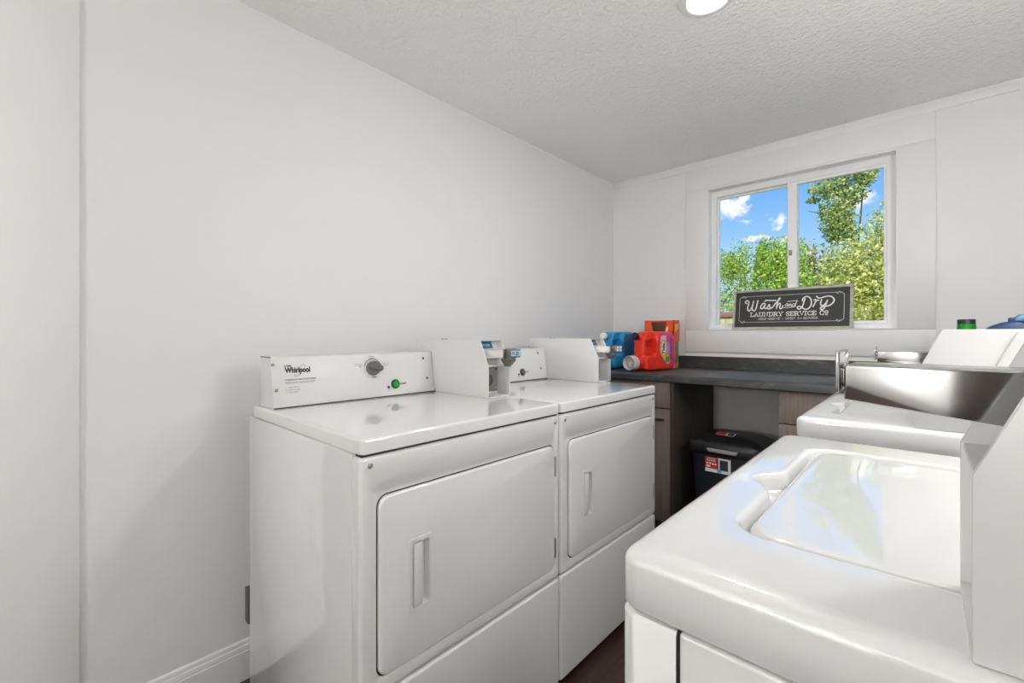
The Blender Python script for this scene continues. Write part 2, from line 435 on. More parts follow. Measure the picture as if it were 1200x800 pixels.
# ------------------------------------------------------------------ coin box (meter case) shared by dryers and washers
def coin_box(parent, xf, sg, y0, y1, z0, h, fold, dx, back, notch, kind, screw_lbl=None):
    """xf = front plane, sg = +1 when the front faces +x; the two side plates stand proud of the recessed face"""
    X = lambda u: xf - sg*u
    t = .0035 if kind == 'dryer' else .006
    side = [(0, z0), (0, z0+fold), (dx, z0+h), (back, z0+h)]
    side += [(back, z0+notch[1]), (notch[0], z0+notch[1]), (notch[2], z0)] if notch else [(back, z0)]
    P = [(X(u), z) for u, z in side]
    g = G()
    g.prism(P, 'xz', y0, y0+t, .0012); g.prism(P, 'xz', y1-t, y1, .0012)
    # top skin, sloped recessed face, ledge, floor of the recess
    dpt = .030
    g.prism([(X(dx), z0+h), (X(back), z0+h), (X(back), z0+h-.003), (X(dx+.001), z0+h-.003)], 'xz', y0+t, y1-t)
    k = dx/(h-fold)
    g.prism([(X(dpt), z0+fold), (X(dpt+k*(h-fold-.003)), z0+h-.003), (X(dpt+k*(h-fold-.003)+.004), z0+h-.003), (X(dpt+.004), z0+fold)], 'xz', y0+t, y1-t)
    g.box(*sorted((X(.0015), X(dpt+.07))), y0+t, y1-t, z0+fold-.004, z0+fold, .0008)
    g.box(*sorted((X(.0), X(.10))), y0+t, y1-t, z0, z0+.004)
    rd = .06 if kind == 'dryer' else .016
    g.box(*sorted((X(rd), X(rd+.004))), y0+t, y1-t, z0+.004, z0+fold-.004)
    g.box(*sorted((X(back-.004), X(back))), y0+t, y1-t, z0+(notch[1] if notch else 0), z0+h-.003)
    cb = obj('coin_box', g, M['enamel_matte'], parent)
    ym = (y0+y1)/2
    if kind == 'dryer':
        lp = G().box(*sorted((X(rd), X(rd-.003))), y0+t+.004, y1-t-.004, z0+.014, z0+fold-.012, .001)
        obj('lock_plate', lp, M['lockplate'], cb)
        obj('lock', G().lathe([(.021, 0), (.021, .004), (.017, .006), (.017, .003), (.009, .003), (.009, .007), (.001, .007)], (X(rd-.003), ym, z0+.055), (sg, 0, 0), 28), M['dark_steel'], cb)
        for yy in (y0+t+.012, y1-t-.012):
            for zz in (z0+.025, z0+fold-.022): obj('rivet', G().lathe([(.0038, 0), (.0034, .002), (.0005, .003)], (X(rd-.003), yy, zz), (sg, 0, 0), 10), M['steel'], cb)
    # slot frame
    fo = Vector((X(dpt), y0+t if sg > 0 else y1-t, z0+fold))
    up = Vector((-sg*k, 0, 1)); ud = Vector((0, 1 if sg > 0 else -1, 0))
    fr = frame_fn(fo, ud, up)
    W = (y1-y0)-2*t; Hs = (h-fold-.003)*math.sqrt(1+k*k)
    return cb, fr, W, Hs, X, ym

# ------------------------------------------------------------------ dryers
XF = -.850
def screw(o, ax, r=.006):
    return G().lathe([(r, 0), (r, .0012), (r*.7, .0028), (.0005, .0032)], o, ax, 14)
def dryer(y0, lit, label, boxy, price):
    W = .686; y1 = y0+W; zt = .918
    t = thing('clothes_dryer', label, 'dryer', ((XF-1.53)/2, y0+W/2, 0), group='white coin operated dryers')
    obj('cabinet', G().box(-1.533, -.880, y0, y1, .022, .884, .003), M['enamel'], t)
    for yy in (y0+.06, y1-.06):
        for xx in (-1.46, -.93): obj('foot', G().lathe([(.02, 0), (.02, .008), (.008, .01), (.008, .024)], (xx, yy, 0), n=14), M['black'], t)
    # front panel with door opening
    cl = .0048
    D0, D1, DZ0, DZ1 = y0+.043, y0+.652, .404, .790
    n = 8
    hole = rrect(D0-cl, D1+cl, DZ0-cl, DZ1+cl, .026, n)
    outr = lambda e: rrect(y0+.001+e, y1-.001-e, .3655+e, .8795-e, .008, n)
    rings = [at_x(outr(0), -.8795), at_x(outr(0), XF-.009)]
    for k in range(1, 6):
        a = k*math.pi/10; rings.append(at_x(outr(.009*(1-math.cos(a))), XF-.009+.009*math.sin(a)))
    rings += [at_x(hole, XF), at_x(rrect(D0-cl+.001, D1+cl-.001, DZ0-cl+.001, DZ1+cl-.001, .026, n), XF-.001), at_x(hole, XF-.010)]
    obj('front_panel', G().loft(rings, False, False), M['enamel'], t, angle=50)
    # dark ring painting the shade in the gap round the door
    hin = rrect(D0+.012, D1-.012, DZ0+.012, DZ1-.012, .018, n)
    obj('door_gap_shade', G().loft([at_x(hole, XF-.010), at_x(hole, XF-.003), at_x(hin, XF-.003), at_x(hin, XF-.010)], False, False), M['dark_gap'], t)
    # door with recessed pull
    HY0, HY1, HZ0, HZ1 = y0+.116, y0+.178, .507, .676
    def dr(e): return rrect(D0+e, D1-e, DZ0+e, DZ1-e, .024, n)
    xd = XF+.007
    cav = lambda e: rrect(HY0+.010+e, HY1-.006-e, HZ0+.012+e, HZ1-.012-e, .006, n)
    rings = [at_x(dr(0), -.871), at_x(dr(0), xd-.005)]
    for k in range(1, 5):
        a = k*math.pi/8; rings.append(at_x(dr(.005*(1-math.cos(a))), xd-.005+.005*math.sin(a)))
    rings += [at_x(cav(0), xd), at_x(cav(.002), xd-.016)]
    door = obj('door', G().loft(rings, False, True), M['enamel'], t, angle=50)
    # pull: thin raised frame + grip covering half of the cavity
    fo = lambda e: rrect(HY0+e, HY1-e, HZ0+e, HZ1-e, .004, n)
    hg = G().loft([at_x(fo(0), xd), at_x(fo(.0005), xd+.0016), at_x(fo(.003), xd+.0018), at_x(cav(-.001), xd+.0012), at_x(cav(0), xd-.002)], False, False)
    hg.prism([(HY0+.012, xd-.004), (HY0+.016, xd+.004), (HY0+.031, xd+.0045), (HY0+.033, xd-.002), (HY0+.029, xd-.004)], 'xy', HZ0+.016, HZ1-.018) if False else None
    g2 = bmesh.new()
    ob = obj('handle', hg.prism([(xd-.015, HY0+.012), (xd+.003, HY0+.013), (xd+.0042, HY0+.017), (xd+.0036, HY0+.033), (xd-.003, HY0+.035), (xd-.015, HY0+.033)], 'xy', HZ0+.014, HZ1-.014, .001), M['enamel_matte'], door)
    g2.free()
    for z in (.695, .441):
        obj('hinge', G().box(XF-.001, XF+.005, D1+.0005, D1+.0045, z, z+.056, .0008).box(XF-.002, XF+.003, D1-.001, D1+.013, z+.006, z+.050, .001)
            .lathe([(.0032, 0), (.0032, .060)], (XF+.005, D1+.004, z-.002), (0, 0, 1), 12), M['steel'], door)
    for yy in (y0+.025, y1-.025): obj('screw', screw((XF, yy, .861), (1, 0, 0), .0062), M['steel'], t)
    # toe panel
    op = lambda e: rrect(y0+.001+e, y1-.001-e, .024+e, .3605-e, .008, n)
    rings = [at_x(op(0), -.8795), at_x(op(0), XF-.008)]
    for k in range(1, 6):
        a = k*math.pi/10; rings.append(at_x(op(.008*(1-math.cos(a))), XF-.008+.008*math.sin(a)))
    obj('toe_panel', G().loft(rings), M['enamel'], t, angle=50)
    obj('seam_strip', G().box(-.8797, -.862, y0+.004, y1-.004, .3600, .3660), M['dark_gap'], t)
    # top
    tp = lambda e: rrect(-1.513+e, XF+.003-e, y0+.003+e, y1-.003-e, .012, n)
    rings = [at_z(tp(.004), .8845), at_z(tp(.0), .887), at_z(tp(0), zt-.007)]
    for k in range(1, 6):
        a = k*math.pi/10; rings.append(at_z(tp(.007*(1-math.cos(a))), zt-.007+.007*math.sin(a)))
    obj('top', G().loft(rings), M['enamel'], t, angle=50)
    obj('top_seam', G().box(-1.50, XF-.006, y0+.008, y1-.008, .8795, .8850), M['dark_gap'], t)
    # console
    c0, c1 = y0+(.019 if lit else .025), boxy-.001
    prof = [(-1.500, zt), (-1.384, zt), (-1.411, 1.068), (-1.416, 1.070), (-1.493, 1.070)]
    con = obj('console', G().prism(prof, 'xz', c0, c1, .0015), M['enamel_matte'], t)
    obj('console_seam', G().box(-1.498, -1.3838, c0+.001, c1-.001, zt-.0004, zt+.0034).box(-1.4935, -1.412, c0-.0006, c0+.001, 1.0675, 1.0700), M['dark_gap'], con)
    fr = frame_fn((-1.384, y0, zt), (0, 1, 0), (-.027, 0, .152))
    N = fr(0, 0, 1)-fr(0, 0, 0)
    for u, v in ((.024, .130), (.029, .055), (.560, .130), (.569, .054)): obj('screw', screw(fr(u, v), N, .0050), M['dark_steel'], con)
    # dial
    kn = G().lathe([(.0255, 0), (.0250, .010), (.0225, .014), (.0005, .0145)], fr(.346, .104), N, 36)
    pt = [(.346+.014, .104+.016), (.346+.036, .104+.004), (.346+.036, .104-.008), (.346+.012, .104-.020)]
    kn.loft([[fr(p, q, 0) for p, q in pt], [fr(p, q, .009) for p, q in pt]])
    gr = [(.346-.021, .104+.003), (.346+.021, .104-.001), (.346+.020, .104-.007), (.346-.021, .104-.003)]
    kn.loft([[fr(p, q, .013) for p, q in gr], [fr(p, q, .024) for p, q in gr]])
    obj('dial', kn, M['knob'], con)
    # start button and pilot light
    obj('button_bezel', G().lathe([(.0165, 0), (.0165, .004), (.0145, .006), (.012, .004)], fr(.428, .042), N, 28), M['black'], con)
    obj('start_button', G().lathe([(.0118, .002), (.0118, .007), (.0095, .0095), (.0005, .010)], fr(.428, .042), N, 28), M['green_lens'] if lit else M['grey_lens'], con)
    obj('pilot_light', G().lathe([(.0048, 0), (.0045, .002), (.0005, .003)], fr(.400, .033), N, 14), M['black'], con)
    # printing
    bms = [text_bm('Whirlpool', .0225, lambda a, b, h: fr(.057+a, .105+b, h), bold=.0011, xscale=.79),
           text_bm('START', .0085, lambda a, b, h: fr(.449+a, .0385+b, h), bold=.0003),
           text_bm('COMM', .0068, lambda a, b, h: fr(.0545+a, .1235+b, h), bold=.0002)]
    obj('logo_lettering', bms[0], M['ink'], con, smooth=False); obj('start_lettering', bms[1], M['ink'], con, smooth=False); obj('small_lettering', bms[2], M['ink'], con, smooth=False)
    arc = [(.346+.032*math.cos(R(a)), .104+.032*math.sin(R(a))) for a in range(20, 166, 5)]
    b = bmesh.new(); ribbon(b, arc, .0022, fr)
    obj('dial_arc', b, M['ink'], con, smooth=False)
    bms = [text_bm(s, z, (lambda u, v: lambda a, b, h: fr(u+a, v+b, h))(u, v), al, bold=bd) for s, z, u, v, al, bd in (
        ('COMMERCIAL HEAVY DUTY DRYER', .0058, .055, .0815, 'LEFT', .0002), ('OPERATING INSTRUCTIONS', .0070, .055, .0720, 'LEFT', 0),
        ('1.', .0058, .056, .0590, 'LEFT', 0), ('2.', .0058, .056, .0515, 'LEFT', 0), ('3.', .0058, .056, .0440, 'LEFT', 0),
        ('Select Fabric', .0058, .064, .0590, 'LEFT', 0), ('Insert Coin(s)', .0058, .064, .0515, 'LEFT', 0), ('Press Start', .0058, .064, .0440, 'LEFT', 0),
        ('NORMAL', .0058, .343, .1425, 'CENTER', 0), ('HIGH', .0058, .343, .1365, 'CENTER', 0),
        ('PERM PRESS', .0055, .308, .1165, 'RIGHT', 0), ('MED', .0055, .304, .1095, 'RIGHT', 0),
        ('DELICATE', .0055, .386, .1155, 'LEFT', 0), ('LOW', .0055, .392, .1085, 'LEFT', 0),
        ('FABRIC', .0058, .348, .0705, 'CENTER', .0002), ('ON', .0055, .400, .0205, 'CENTER', 0))]
    b = bmesh.new()
    ribbon(b, catmull([(.097, .1195), (.1040, .1245), (.1110, .1275), (.1160, .1262), (.1150, .1220)], 5), .0010, fr)
    ribbon(b, catmull([(.0850, .0985), (.0845, .0950), (.0880, .0930), (.0945, .0945), (.1025, .1015)], 5), .0014, fr)
    obj('logo_swoosh', b, M['ink_grey'], con, smooth=False)
    for b in bms: obj('printed_line', b, M['ink_grey'], con, smooth=False)
    # meter case
    cb, sf, sw, sh, X, ym = coin_box(t, -1.0905, 1, boxy, boxy+.110, zt, .2, .112, .042, .415, (.342, .153, .293), 'dryer')
    obj('price_label', join_bm(patch(sf, .004, sw*.74, sh*.66, sh*.97, .0008)), M['label_blue'], cb, smooth=False)
    obj('label_lettering', join_bm(text_bm('INSERT COIN', .0125, lambda a, b, h: sf(.009+a, sh*.755+b, h), bold=.0004, lift=.0013, xscale=.72)), M['label_light'], cb, smooth=False)
    # slide: angled mouth, flat arm, end plate with the price, web below
    zc = zt+.152
    arm = G().loft([[(X(.072), boxy+.010, zc-.018), (X(.072), boxy+.098, zc-.018), (X(.072), boxy+.098, zc+.020), (X(.072), boxy+.010, zc+.020)],
                    [(X(.020), boxy+.032, zc-.016), (X(.020), boxy+.092, zc-.016), (X(.020), boxy+.092, zc+.012), (X(.020), boxy+.032, zc+.012)],
                    [(X(-.040), boxy+.044, zc-.010), (X(-.040), boxy+.084, zc-.010), (X(-.040), boxy+.084, zc+.012), (X(-.040), boxy+.044, zc+.012)]])
    obj('slide_arm', arm, M['slide_arm'], cb)
    obj('coin_slide', G().box(X(-.040), X(-.046), boxy+.030, boxy+.094, zc-.016, zc+.018, .002).box(X(-.046), X(-.070), boxy+.036, boxy+.090, zc-.012, zc+.016, .003)
        .prism([(X(.01), zc-.019), (X(-.048), zc-.019), (X(-.032), zc-.045), (X(-.012), zc-.045)], 'xz', boxy+.070, boxy+.080), M['dark_steel'], cb)
    ef = frame_fn((X(-.0703), boxy+.036, zc-.012), (0, 1, 0), (0, 0, 1))
    if price:
        obj('price_plate', join_bm(patch(ef, .004, .050, .005, .024, .0004)), M['label_light'], cb, smooth=False)
        obj('price_lettering', join_bm(text_bm('$1.25', .017, lambda a, b, h: ef(.007+a, .009+b, h), bold=.0006, lift=.001, xscale=.9)), M['ink'], cb, smooth=False)
    else:
        obj('price_plate', patches(ef, [(.004, .024, .003, .013), (.029, .050, .003, .013), (.004, .024, .016, .026), (.029, .050, .016, .026)], .0005), M['label_white'], cb, smooth=False)
    for u in (.320, .297): obj('screw', screw((X(u), boxy+.055, zt+.2), (0, 0, 1), .006), M['dark_steel'], cb)
    return t
dryer(.4535, True, 'white coin dryer nearer the doorway with lit green start button', 1.055, True)
dryer(1.1435, False, 'white coin dryer next to the dark counter with unlit start button', 1.757, False)

# ------------------------------------------------------------------ top-load washers
def washer(dx, dy, dz, label):
    x0, x1 = -.218+dx, .440+dx; y0, y1 = .386+dy, 1.074+dy; zt = .930+dz; yc = (y0+y1)/2
    t = thing('washing_machine', label, 'washer', ((x0+x1)/2, yc, 0), group='white top loading coin washers')
    for yy in (y0+.07, y1-.07):
        for xx in (x0+.07, x1-.07): obj('foot', G().lathe([(.02, 0), (.02, .008), (.008, .012), (.008, .034+dz)], (xx, yy, 0), n=14), M['black'], t)
    zb, zs = .03+dz, zt-.058
    obj('cabinet', G().box(x0+.046, x1-.012, y0+.013, y1-.013, zb, zs-.006, .004), M['enamel'], t)
    # front panel wraps round both corners
    wr = .058; rr = .018
    def wrap(e):
        xa, ya, yb = x0-.003+e, y0+.006+e, y1-.006-e
        p = [(xa+wr-e, ya)]
        p += [(xa+rr-rr*math.sin(a), ya+rr-rr*math.cos(a)) for a in [k*math.pi/12 for k in range(7)]]
        p += [(xa+rr-rr*math.cos(a), yb-rr+rr*math.sin(a)) for a in [k*math.pi/12 for k in range(7)]]
        p += [(xa+wr-e, yb), (xa+wr-.004-e, yb-.02), (xa+.028-e, yb-.02), (xa+.028-e, ya+.02), (xa+wr-.004-e, ya+.02)]
        return p
    obj('front_panel', G().loft([at_z(wrap(0), zb), at_z(wrap(0), zs-.008), at_z(wrap(.002), zs-.005), at_z(wrap(.005), zs-.004)]), M['enamel'], t)
    for yy, s in ((y0+.007, 1), (y1-.007, -1)):
        obj('side_panel', G().box(x0+.0572, x1-.006, min(yy, yy+s*.010), max(yy, yy+s*.010), zb, zs-.004, .004, 3), M['enamel'], t)
        obj('panel_seam', G().box(x0+.050, x0+.064, yy+s*.0045, yy+s*.0070, zb+.01, zs-.006), M['dark_gap'], t)
    obj('top_seam', G().box(x0+.02, x1-.03, y0+.020, y1-.020, zs-.007, zs+.004), M['dark_gap'], t)
    # deck with a sunken well round the lid and a scooped finger notch at the front
    N = 34
    def deck_out(e):
        return rrect(x0+e, x1-e, y0+e, y1-e, max(.020-e*.4, .006), N)
    lx0, lx1, ly0, ly1 = x0+.068, x0+.447, yc-.226, yc+.236
    # even out samples: dense points along the straight runs
    def resample(poly, n=420):
        L = [0]; P = poly+[poly[0]]
        for a, b in zip(P, P[1:]): L.append(L[-1]+math.dist(a, b))
        out = []; j = 0
        for i in range(n):
            s = L[-1]*i/n
            while L[j+1] < s: j += 1
            f = (s-L[j])/max(L[j+1]-L[j], 1e-9)
            out.append((P[j][0]+(P[j+1][0]-P[j][0])*f, P[j][1]+(P[j+1][1]-P[j][1])*f))
        return out
    def dense(poly):
        out = []; P = poly+[poly[0]]
        for a, b in zip(P, P[1:]):
            k = max(1, int(math.dist(a, b)/.004))
            out += [(a[0]+(b[0]-a[0])*i/k, a[1]+(b[1]-a[1])*i/k) for i in range(k)]
        return out
    def wellr(e):
        base = dense(rrect(lx0+e, lx1-e, ly0+e, ly1-e, .040-e*.6, N))
        out = []
        for p, q in base:
            if p < lx0+.02:
                d = abs(q-yc+.012)/.060
                if d < 1: p -= .027*(.5+.5*math.cos(math.pi*d))
            out.append((p, q))
        return resample(out)
    def outr(e): return resample(dense(deck_out(e)))
    sag = lambda pts, base: [(p, q, base) for p, q in pts]
    rings = [sag(outr(.004), zs+.001), sag(outr(.0), zs+.005), sag(outr(0), zt-.014)]
    for k in range(1, 8):
        a = k*math.pi/14; rings.append(sag(outr(.016*(1-math.cos(a))), zt-.014+.0132*math.sin(a)))
    rings += [sag(outr(.020), zt-.0002), sag(outr(.024), zt)]
    # align the start of the two loops
    def align(a, ref):
        best = min(range(len(a)), key=lambda i: math.dist(a[i], ref))
        return a[best:]+a[:best]
    ref = (x1, y1)
    rings = [align([tuple(p) for p in r], (x1, y1, r[0][2])) for r in rings]
    def wring(e, z): return align(sag(wellr(e), z), (lx1, ly1, z))
    rings += [wring(-.0105, zt), wring(-.006, zt-.0001), wring(-.003, zt-.0008), wring(-.0008, zt-.003), wring(.0008, zt-.010), wring(.002, zt-.024), wring(.006, zt-.028), wring(.05, zt-.029)]
    obj('deck', G().loft(rings, True, True), M['enamel'], t, angle=60)
    # lid, softly crowned
    def lid(e): return resample(rrect(lx0+.010+e, lx1-.003-e, ly0+.004+e, ly1-.004-e, .036, N), 200)
    def crown(poly, z, amp):
        cx, cy = (lx0+lx1)/2, yc
        return [(p, q, z+amp*(1-((p-cx)/(.19))**2*.55-((q-cy)/.23)**2*.45)) for p, q in poly]
    zr = zt-.0025
    rings = [sag(lid(.002), zt-.0275), sag(lid(0), zr-.008)]
    for k in range(1, 7):
        a = k*math.pi/12; rings.append(sag(lid(.008*(1-math.cos(a))), zr-.008+.008*math.sin(a)))
    base = lid(.008); cx, cy = (lx0+lx1)/2, yc
    for f in (.96, .9, .8, .7, .6, .5, .4, .3, .2, .1, .03):
        rings.append([(cx+(p-cx)*f, cy+(q-cy)*f, zr-.0014*(1-f)*(1+f)*.9) for p, q in base])
    obj('lid', G().loft(rings), M['enamel'], t, angle=60)
    # low rear console
    obj('console', G().prism([(x1-.145, zt-.002), (x1-.115, zt+.155), (x1-.004, zt+.155), (x1-.004, zt-.002)], 'xz', y0+.15, y1-.012, .004), M['enamel_matte'], t)
    # meter case standing at the near end of the deck
    b0, b1 = y0+.013, y0+.137
    cb, sf, sw, sh, X, ym = coin_box(t, x0+.2405, -1, b0, b1, zt, .235, .117, .050, .405, None, 'washer')
    fr2 = [(.170, zt+.001), (.170+.047*.0, zt+.117), (.170+.047, zt+.225)]
    obj('service_door', G().prism([(X(.118), zt+.012), (X(.118), zt+.117), (X(.118+.048), zt+.230), (X(.395), zt+.230), (X(.395), zt+.012)], 'xz', b0-.007, b0+.001, .003, 3), M['enamel_matte'], cb)
    obj('screw', screw(sf(sw*.5, sh*.10), sf(0, 0, 1)-sf(0, 0, 0), .005), M['steel'], cb)
    obj('screw', screw((X(.0158), b1-.03, zt+.09), (-1, 0, 0), .004), M['steel'], cb)
    # chrome coin slide: mounting plate on the slope, deep body, flanged push end
    obj('slide_mount', G().loft([[sf(p, q, 0) for p, q in rrect(.006, sw-.006, sh*.22, sh*.95, .004, 3)], [sf(p, q, .003) for p, q in rrect(.006, sw-.006, sh*.22, sh*.95, .004, 3)], [sf(p, q, .0045) for p, q in rrect(.008, sw-.008, sh*.24, sh*.93, .004, 3)]]), M['chrome'], cb)
    zl, zh = zt+.152, zt+.181
    ya, yb = b0+.052, b0+.104
    obj('coin_slide', G().prism([(X(.075), zl-.016), (X(.014), zl-.009), (X(-.070), zl), (X(-.070), zh-.002), (X(-.068), zh), (X(.085), zh)], 'xz', ya, yb, .0015, 3), M['chrome'], cb)
    pe = G().box(X(-.0755), X(-.0725), ya-.004, yb+.004, zl+.006, zh+.011, .0012, 3)
    for yy in (ya+.006, yb-.010): pe.box(X(-.073), X(-.069), yy, yy+.004, zl+.010, zh-.004, .0008)
    obj('push_plate', pe, M['chrome'], cb)
    return t
washer(0, 0, 0, 'white coin washer nearest the camera with its deck and lid glossy in full view')
washer(-.040, 1.036, -.017, 'white coin washer closer to the window, behind the nearest washer')

# ------------------------------------------------------------------ counter run
CZ, CY = .930, 2.225
def counter():
    t = thing('countertop', 'long charcoal laminate countertop under the window', 'countertop', (-.5, 2.54, .890))
    prof = [(CY+.004, .890), (YB-.001, .890), (YB-.001, CZ), (CY+.014, CZ), (CY+.006, CZ-.003), (CY+.001, CZ-.009), (CY, CZ-.016), (CY, .894)]
    obj('worktop', G().prism(prof, 'yz', XL+.001, XR-.001), M['counter'], t)
    obj('backsplash', G().prism([(YB-.020, CZ), (YB-.0005, CZ), (YB-.0005, 1.003), (YB-.016, 1.003), (YB-.020, .999)], 'yz', XL+.001, XR-.001), M['counter'], t)
    obj('caulk_bead', G().box(-1.118, XR-.01, YB-.012, YB-.0006, 1.003, 1.006), M['trim'], t)
counter()
def base_cabinet(name, label, xa, xb, cols, end_left, end_right):
    t = thing(name, label, 'cabinet', ((xa+xb)/2, 2.55, 0))
    g = G().box(xa, xb, 2.275, 2.835, .10, .888).box(xa+.01, xb-.01, 2.33, 2.83, 0, .10)
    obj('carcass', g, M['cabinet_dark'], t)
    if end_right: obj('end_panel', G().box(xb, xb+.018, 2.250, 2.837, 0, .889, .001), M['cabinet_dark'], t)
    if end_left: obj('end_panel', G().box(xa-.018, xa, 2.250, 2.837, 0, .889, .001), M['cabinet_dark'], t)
    for x0, x1, kinds in cols:
        z = .886
        for kd, hgt in kinds:
            p = obj(kd, G().box(x0+.0025, x1-.0025, 2.253, 2.2745, z-hgt+.0055, z, .0015), M['cabinet'], t)
            hz = z-.055 if kd == 'door' else z-hgt/2
            hx = (x1-.062) if kd == 'door' else (x0+x1)/2
            if kd == 'door':
                obj('pull', G().box(hx-.028, hx+.028, 2.243, 2.2535, hz-.004, hz+.004, .002), M['black'], p)
            z -= hgt
    return t
base_cabinet('base_cabinet', 'grey-brown base cabinet with drawer and door behind the far dryer', XL+.002, -.963,
             [(XL+.004, -1.31, (('drawer', .142), ('door', .600))), (-1.308, -.965, (('drawer', .142), ('door', .600)))], False, True)
base_cabinet('base_cabinet', 'brown drawer cabinet under the counter beyond the far washer', -.458, XR-.002,
             [(-.474, -.05, (('drawer', .146), ('drawer', .29), ('drawer', .30))), (-.048, XR-.006, (('drawer', .146), ('door', .596)))], False, False)

# ------------------------------------------------------------------ waste bin
def bin_():
    cx, cy = -.705, 2.405
    t = thing('storage_bin', 'black lidded plastic bin standing in the gap under the counter', 'bin', (cx, cy, 0))
    sec = lambda hx, hy, r: rrect(cx-hx, cx+hx, cy-hy, cy+hy, r, 8)
    rings = [at_z(sec(.125, .125, .03), .0), at_z(sec(.130, .130, .035), .012), at_z(sec(.160, .150, .04), .555)]
    obj('body', G().loft(rings), M['bin'], t)
    R_ = [at_z(sec(.168, .158, .045), .548), at_z(sec(.172, .162, .047), .552), at_z(sec(.172, .162, .047), .598), at_z(sec(.168, .158, .047), .606)]
    for f in (.93, .84, .7, .5, .3, .1):
        z = .607+.034*(1-f**3)
        R_.append([(cx+(p-cx)*f, cy+(q-cy)*f+(1-f)*.03, z) for p, q in sec(.168, .158, .047)])
    lid = obj('lid', G().loft(R_), M['bin_lid'], t, angle=50)
    yf = cy-.162
    obj('grip', G().prism([(-.776, .584), (-.636, .584), (-.642, .568), (-.770, .568)], 'xz', yf-.012, yf+.004, .003), mat('grip_grey', (.30, .29, .30, 1), .35), lid)
    fl = frame_fn((-.765, cy-.080, .6355), (1, 0, .0), (0, 1, .10))
    st = obj('lid_sticker', join_bm(patch(fl, .0, .085, 0, .055, .0022)), M['label_white'], lid, smooth=False)
    obj('red_print', join_bm(patch(fl, .002, .045, .003, .052, .0026)), M['red_print'], st, smooth=False)
    obj('product_picture', join_bm(patch(fl, .052, .080, .005, .050, .0026)), M['grey_print'], st, smooth=False)
    ff = frame_fn((-.790, cy-.1475, .470), (1, 0, 0), (0, -.0184, 1))
    lb = obj('front_sticker', join_bm(patch(ff, 0, .118, -.005, .068, .0012)), M['label_white'], t, smooth=False)
    obj('red_print', join_bm(patch(ff, .0, .056, .012, .068, .0018)), M['red_print'], lb, smooth=False)
    obj('product_picture', join_bm(patch(ff, .068, .106, .010, .060, .0018), patch(ff, .056, .062, .006, .066, .0018)), M['grey_print'], lb, smooth=False)
    obj('print_lines', patches(ff, [(.010, .048, .049, .062), (.006, .016, .033, .041), (.020, .028, .033, .041), (.032, .042, .031, .039), (.045, .053, .031, .039), (.006, .024, .018, .027)], .0022), M['label_white'], lb, smooth=False)
    obj('logo_print', patches(ff, [(.013, .020, .052, .060), (.022, .030, .052, .060), (.032, .038, .052, .060), (.040, .046, .052, .060)], .0026), M['ink'], lb, smooth=False)
    obj('blue_print', join_bm(patch(ff, .058, .076, -.003, .012, .0024)), M['cyan_print'], lb, smooth=False)
bin_()

